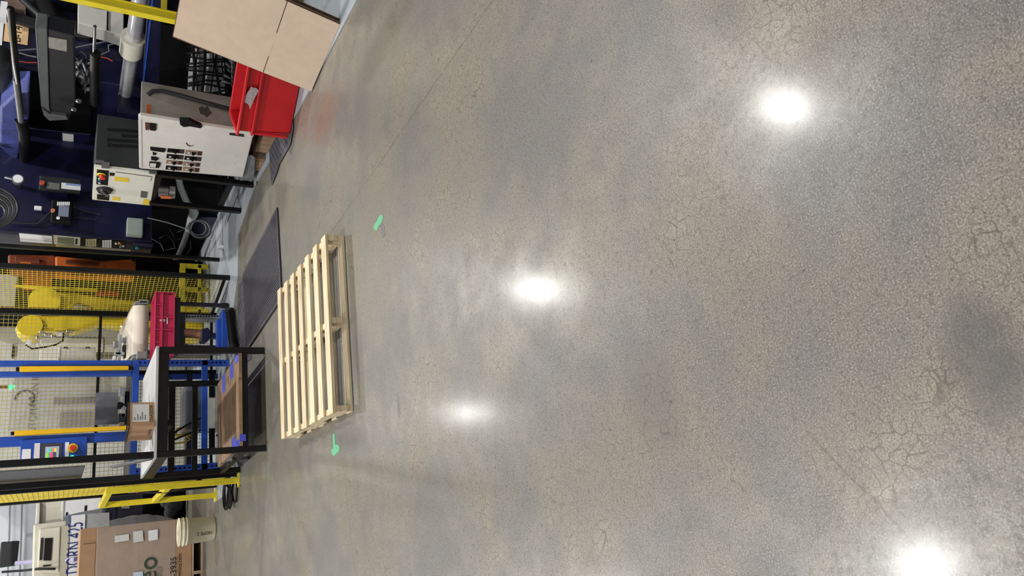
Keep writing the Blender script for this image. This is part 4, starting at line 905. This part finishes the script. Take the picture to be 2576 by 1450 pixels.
k = P(412, 806, Y=YT); B().cyl((k.x, YT + .002, k.z), (k.x, YT + .012, k.z), .017, n=16).build('drop_logo', paper, t); B().prism([(k.x - .016, YT + .004, k.z + .004), (k.x + .016, YT + .004, k.z + .004), (k.x, YT + .004, k.z + .045)], (0, .008, 0)).build('drop_logo', paper, t)
B().box(k.x - .04, k.x + .04, YT + .006, YT + .012, k.z - .04, k.z - .03).build('logo_caption', paper, t)
t = thing('lift_stand', 'dark blue pneumatic lift stand on casters under the crimson tote', 'stand', (2.3, 8.6, 0))
B().box(x0 + .05, x1 - .03, YT + .05, YT + .35, z0 - .06, z0 - .001).build('lift_deck', navy_d, t)
B().bY(YT + .1, .08, 446, 790, 466, 880).build('deck_column', navy_d, t)
c0, c1 = P(462, 838, Y=YT + .14), P(512, 842, Y=YT + .14); B().cyl(c0, c1, .052, n=18).build('foil_cylinder', copper, t)
B().pY(YT + .08, .14, [(507, 828), (524, 824), (532, 835), (530, 850), (520, 860), (505, 858)]).build('cylinder_clevis', navy, t, bevel=.012)
B().bY(YT + .1, .08, 526, 838, 562, 850).build('push_rod', navy, t)
B().pY(YT + .02, .16, [(558, 782), (562, 778), (574, 780), (574, 872), (566, 880), (558, 878)]).build('base_channel', blue, t, bevel=.006)
B().pY(YT + .03, .1, [(545, 805), (556, 800), (560, 818), (560, 880), (546, 880)]).build('base_gusset', blue, t, bevel=.006)
B().bY(YT + .2, .05, 466, 793, 556, 800).build('perforated_strip', lgrey, t)
q = B()
for k in range(12): p = P(470 + k * 7, 796.5, Y=YT + .2); q.cyl(p, p + Vector((0, -.002, 0)), .011, n=8)
o = q.build('strip_holes', dblack, t); o['kind'] = 'stuff'
p0, p1 = P(597, 782, Y=8.3), P(601, 872, Y=8.1); p0.z = p1.z = .06; B().tube([p0, p1], .045, 12).build('floor_tube', dblack, t)
for p in (p0, p1, Vector((x0 + .1, 8.62, .06)), Vector((x1 - .05, 8.62, .06))): B().cyl((p.x - .02, p.y, .062), (p.x + .02, p.y, .062), .05, n=18).build('caster_wheel', rubber, t)
for x in (x0 + .12, x1 - .08): B().box(x - .02, x + .02, 8.5, 8.54, .1, z0 - .06).build('stand_leg', navy_d, t)
YV = 8.86
a, b_ = P(356, 768, Y=YV), P(352, 892, Y=YV)
t = thing('belt_conveyor', 'cream belt conveyor end roller above the crimson tote', 'conveyor', ((a.x + b_.x) / 2, 9.0, .8))
zc = (a.z + b_.z) / 2; rad = .085
B().cyl((a.x, YV + .08, zc), (b_.x, YV + .08, zc), rad, n=28).build('end_roller', cream_r, t)
B().prism([(a.x, YV + .08, zc + rad - .004), (b_.x, YV + .08, zc + rad - .004), (b_.x - .05, 9.42, zc + rad + .10), (a.x - .2, 9.42, zc + rad + .10)], (0, 0, .006)).build('belt', cream_r, t)
B().prism([(a.x + .02, YV + .02, zc - .06), (a.x + .02, 9.42, zc - .02), (a.x + .02, 9.42, zc + .1), (a.x + .02, YV + .02, zc + .06)], (.03, 0, 0)).build('side_plate', lgrey, t)
B().prism([(b_.x - .04, YV + .02, zc - .07), (b_.x - .04, 9.42, zc - .02), (b_.x - .04, 9.42, zc + .1), (b_.x - .04, YV + .02, zc + .07)], (.03, 0, 0)).build('side_plate', lgrey, t)
B().bY(YV - .04, .1, 344, 884, 371, 903).build('bearing_block', lgrey, t, bevel=.008); B().bY(YV + .02, .08, 350, 754, 374, 763).build('bearing_block', lgrey, t, bevel=.006)
for x in (a.x - .08, b_.x + .08): B().box(x - .025, x + .025, 9.1, 9.15, .012, zc - .03).build('conveyor_leg', lgrey, t)
t = thing('silver_fixture', 'silver clamp fixture with valves beside the conveyor', 'fixture', P(300, 880, Y=9.1))
for (x, y, w, hh, mt) in ((298, 842, 8, 62, lgrey), (286, 858, 14, 16, steel), (290, 880, 12, 14, lgrey), (306, 850, 14, 10, steel), (308, 868, 12, 14, dgrey), (288, 886, 30, 7, lgrey), (312, 884, 10, 16, dblack), (284, 896, 8, 8, paper)):
    B().bY(9.1, .08, x, y, x + w, y + hh).build('fixture_block', mt, t, bevel=.006)

# ------------------------------------------------------------------ left: yellow barrier, coil, bucket, wrapped carton, machines
t = thing('yellow_barrier', 'yellow tubular barrier with rungs left of the mesh fence', 'barrier', (.55, 8.8, 0))
zf = 1.21
B().box(.52, .58, 8.15, 8.21, .02, zf).build('post', yellow, t, bevel=.004); B().box(.46, .52, 9.44, 9.50, .02, zf).build('post', yellow, t, bevel=.004)
for z in (zf - .03, P(425, 1210, Y=8.18).z): B().bar((.55, 8.2, z), (.49, 9.46, z), .055, .055).build('rung', yellow, t, bevel=.004)
for (x, y) in ((.55, 8.18), (.49, 9.47)): B().box(x - .07, x + .07, y - .06, y + .06, .009, .02).build('foot_plate', yellow, t)
t = thing('black_cable_coil', 'black cable coil lying on the base plate by the yellow barrier', 'cable', (.5, 8.5, .01))
for k, (x, y, R) in enumerate(((.46, 8.30, .12), (.44, 8.72, .15), (.40, 8.45, .11), (.47, 8.50, .16))): B().ring((x, y, .022 + .012 * k), R, .011, 'Z', 28, 8).build('cable_loop', dblack, t)
B().tube([P(470, 1195, Y=8.3), P(490, 1205, Y=8.25), P(520, 1214, Y=8.2), P(560, 1212, Y=8.25), (.5, 8.4, .06)], .011, 6).build('cable_tail', dblack, t)
t = thing('limit_switch', 'grey limit switch wired to the yellow barrier', 'switch', P(330, 1234, Y=8.5))
B().bY(8.5, .05, 322, 1230, 342, 1240).build('switch_body', lgrey, t, bevel=.008); B().bY(8.51, .04, 342, 1230, 356, 1240).build('switch_head', redh, t)
B().tube([P(340, 1237, Y=8.5), P(380, 1240, Y=8.5), P(420, 1240, Y=8.5), P(460, 1228, Y=8.5), P(490, 1216, Y=8.5)], .008, 6).build('switch_cable', cable, t)
t = thing('white_bucket', 'grimy white plastic pail standing before the wrapped carton', 'bucket', (.12, 9.62, 0))
B().lathe((.12, 9.62, 0), [(0, .003), (.128, .003), (.133, .012), (.146, .30), (.156, .30), (.157, .315), (.147, .318), (.148, .335), (.16, .336), (.16, .35), (.149, .352), (.151, .375), (.158, .38), (.158, .392), (.148, .392), (.146, .36), (.128, .02), (0, .02)]).build('pail_body', bucket_m, t)
a = math.radians(240); text('printed_mark', 'HDPE 2', ink, t, (.075, 9.4815, .13), .055, '-Y', .0005, sx=.9).rotation_euler = (math.pi / 2 - .05, math.radians(-90), math.radians(-18))
t = pallet('carton_pallet', 'wooden pallet under the stretch-wrapped carton', -1.0, .26, 10.44, 11.4, .125, 6, M('weathered_wood', (176, 150, 124), .75, var=.15, scale=5))
x0, x1 = -1.02, .29; zc = .127
t = thing('wrapped_carton', 'tall brown carton wrapped in clear film on a pallet', 'carton', (-.35, 10.95, zc))
zw0, zw1, zt = P(440, 1400, Y=10.46).z, P(241, 1400, Y=10.46).z, P(200, 1400, Y=10.46).z
B().box(x0, x1, 10.46, 11.4, zc, zw1).build('carton_body', board2, t, bevel=.006)
B().box(x0 + .0, P(220, 1330, Y=10.5).x, 10.50, 11.35, zw1, zt).build('upper_flaps', board2, t, bevel=.004)
q = B(); q.box(x0 - .01, P(220, 1370, Y=10.48).x, 10.47, 10.475, zw1 + .005, zt - .01); q.build('folded_flap', board2, t)
rr = random.Random(6); q = B(); nx, nz = 26, 26
def wv(u, v, amp):
    return amp * (math.sin(u * 23 + v * 9) * .5 + math.sin(u * 9 - v * 31) * .5 + rr.uniform(-.6, .6))
vs = []; fs = []
for j in range(nz + 1):
    v = j / nz; z = zw0 + (zw1 - zw0) * v
    bulge = .10 * math.sin(math.pi * min(1, v * 1.02)) ** .6
    for i in range(nx + 1):
        u = i / nx
        if u < .62: x = x0 + (x1 - x0) * (u / .62); y = 10.452 - abs(wv(u, v, .008)) ; y -= .0
        else:
            s_ = (u - .62) / .38; x = x1 + .006 + bulge * min(1, s_ * 5) + wv(u, v, .008); y = 10.452 + s_ * .9
        vs.append((x, y, z))
for j in range(nz):
    for i in range(nx): k = j * (nx + 1) + i; fs.append((k, k + 1, k + nx + 2, k + nx + 1))
q._add(vs, fs, True); q.build('stretch_film', clear, t)
for pts, mt in (([(288, 1349), (324, 1344), (325, 1360), (289, 1366)], label_g), ([(335, 1338), (359, 1335), (361, 1362), (336, 1366)], label_g), ([(373, 1336), (397, 1332), (397, 1358), (374, 1362)], paper), ([(335, 1441), (359, 1438), (361, 1462), (336, 1464)], M('pale_blue_label', (200, 214, 232), .7))):
    B().pY(10.435, .003, pts).build('shipping_label', mt, t)
k = P(373, 1434, Y=10.44); text('carton_print', 'eo', M('dark_green_ink', (52, 66, 50), .7), t, k, .29, '-Y', .0006)
text('carton_print', 'bus', greyink, t, P(398, 1440, Y=10.44), .1, '-Y', .0006); text('carton_print', '6-3935', ink, t, P(437, 1432, Y=10.44), .1, '-Y', .0006); text('carton_print', 'omnics.com', ink, t, P(452, 1425, Y=10.455), .062, '-Y', .0006)
# machine sign
t = thing('name_board', 'white name board with dark blue letters DORN 425 above the carton', 'sign', P(195, 1380, Y=11.9))
a, b_, c_, d_ = rY(11.9, 173, 1290, 215, 1700); B().pY(11.9, .03, [(180, 1298), (215, 1294), (204, 1500), (168, 1500)]).build('board', paper, t)
k0 = P(186, 1429, Y=11.895); k1 = P(193, 1318, Y=11.895)
text('board_letters', 'DORN 425', blueink, t, ((k1.x + .02), 11.893, (k0.z + k1.z) / 2), .245, '-Y', .001, align='RIGHT', sx=.565)
B().pY(11.89, .012, [(172, 1293), (174, 1294), (178, 1316), (176, 1316)]).build('blue_flash', blue, t)
t = thing('cream_press_unit', 'cream press housing with dark vent windows left of the mesh fence', 'machine', (-.6, 12.4, 0))
B().pY(12.0, .8, [(84, 1320), (168, 1310), (160, 1560), (78, 1560)]).build('housing', cream, t, bevel=.02)
B().box(-1.5, .1, 12.3, 12.8, .57, 1.5).build('machine_body', cream, t)
B().pY(12.2, .5, [(92, 1260), (162, 1256), (160, 1320), (90, 1326)]).build('upper_barrel', cream, t, bevel=.03)
B().pY(12.1, .3, [(92, 1262), (101, 1262), (99, 1324), (88, 1324)]).build('side_pipe', white, t, bevel=.01); B().pY(12.1, .3, [(155, 1256), (162, 1256), (160, 1318), (154, 1318)]).build('side_pipe', white, t, bevel=.01)
B().pY(11.97, .05, [(100, 1332), (152, 1326), (148, 1440), (94, 1440)]).build('front_panel', cream, t, bevel=.01)
B().pY(11.95, .05, [(103, 1354), (109, 1354), (105, 1410), (99, 1410)]).build('vent_window', dgrey, t); B().pY(11.95, .05, [(113, 1355), (132, 1354), (128, 1411), (109, 1411)]).build('vent_window', dblack, t)
B().pY(11.95, .05, [(108, 1423), (128, 1421), (128, 1424), (108, 1426)]).build('vent_window', dblack, t)
B().pY(11.96, .2, [(155, 1326), (174, 1322), (166, 1500), (146, 1500)]).build('lower_step', M('khaki_cream', (186, 180, 158), .5, var=.1), t)
t = thing('white_machine_guard', 'large white machine guard panels in the far left background', 'machine', (-.9, 13.5, 0))
B().box(-3.6, .9, 13.2, 14.2, .012, 3.0).build('guard_panels', M('cool_white', (206, 210, 216), .5, var=.06, scale=2), t)
for x in (25, 55): B().tube([P(x, 1240, Y=13.18), P(x - 3, 1350, Y=13.18), P(x - 8, 1480, Y=13.18)], .008, 6).build('panel_wire', cable_w, t)
t = thing('black_motor_box', 'black ribbed motor box at the left edge of the background', 'motor', P(20, 1390, Y=12.6))
B().pY(12.6, .2, [(2, 1364), (48, 1362), (40, 1424), (-4, 1430)]).build('motor_housing', dgrey, t, bevel=.02); B().pY(12.58, .22, [(28, 1362), (48, 1361), (42, 1420), (26, 1422)]).build('ribbed_cover', dblack, t, bevel=.01)
B().tube([P(40, 1418, Y=12.4), P(80, 1414, Y=12.3), P(130, 1411, Y=12.2), P(190, 1408, Y=11.85)], .03, 8).build('grey_conduit', M('lilac_conduit', (170, 166, 196), .4), t)
B().tube([P(5, 1440, Y=12.4), P(60, 1436, Y=12.3), P(100, 1432, Y=11.9), P(140, 1432, Y=11.9)], .016, 6).build('cable', dblack, t)
t = thing('instruction_sheets', 'white instruction sheets hung between barrier and name board', 'paper', P(210, 1270, Y=11.9))
B().pY(11.88, .03, [(166, 1257), (212, 1252), (208, 1288), (163, 1298)]).build('sheet', paper, t); B().pY(11.88, .03, [(212, 1252), (254, 1248), (252, 1280), (208, 1288)]).build('sheet', paper, t)
B().pY(11.87, .004, [(213, 1273), (219, 1272), (218, 1286), (212, 1287)]).build('black_clip', dblack, t); B().pY(11.87, .004, [(166, 1290), (171, 1289), (170, 1297), (165, 1298)]).build('black_clip', dblack, t)
t = thing('navy_press_base', 'dark navy press base behind the yellow barrier', 'machine', (.5, 12.4, 0))
B().pY(12.0, .8, [(266, 1235), (400, 1235), (400, 1360), (262, 1360)]).build('press_base', navy_d, t, bevel=.01)
B().pY(11.97, .05, [(268, 1262), (292, 1260), (290, 1318), (266, 1320)]).build('door_strip', navy, t); B().pY(11.95, .05, [(306, 1272), (326, 1274), (326, 1280), (306, 1280)]).build('door_handle', steel, t)
B().box(-1.2, .9, 12.0, 12.8, .012, .56).build('plinth', clad, t)
for (x, y, r) in ((420, 1262, .09), (436, 1270, .12), (428, 1290, .08)): k = P(x, y, Y=11.8); B().lathe(k, [(0, -.05), (r, -.05), (r, .05), (0, .05)], 'Y', 16).build('drain_pump', dgrey, t)
B().bY(11.8, .05, 430, 1262, 438, 1290).build('yellow_lever', yellow, t)
tag(B().pY(11.93, .05, [(214, 1294), (275, 1290), (275, 1330), (214, 1330)]).build('grey_side_panel', lgrey), 'light grey side panel between name board and navy base', 'panel')
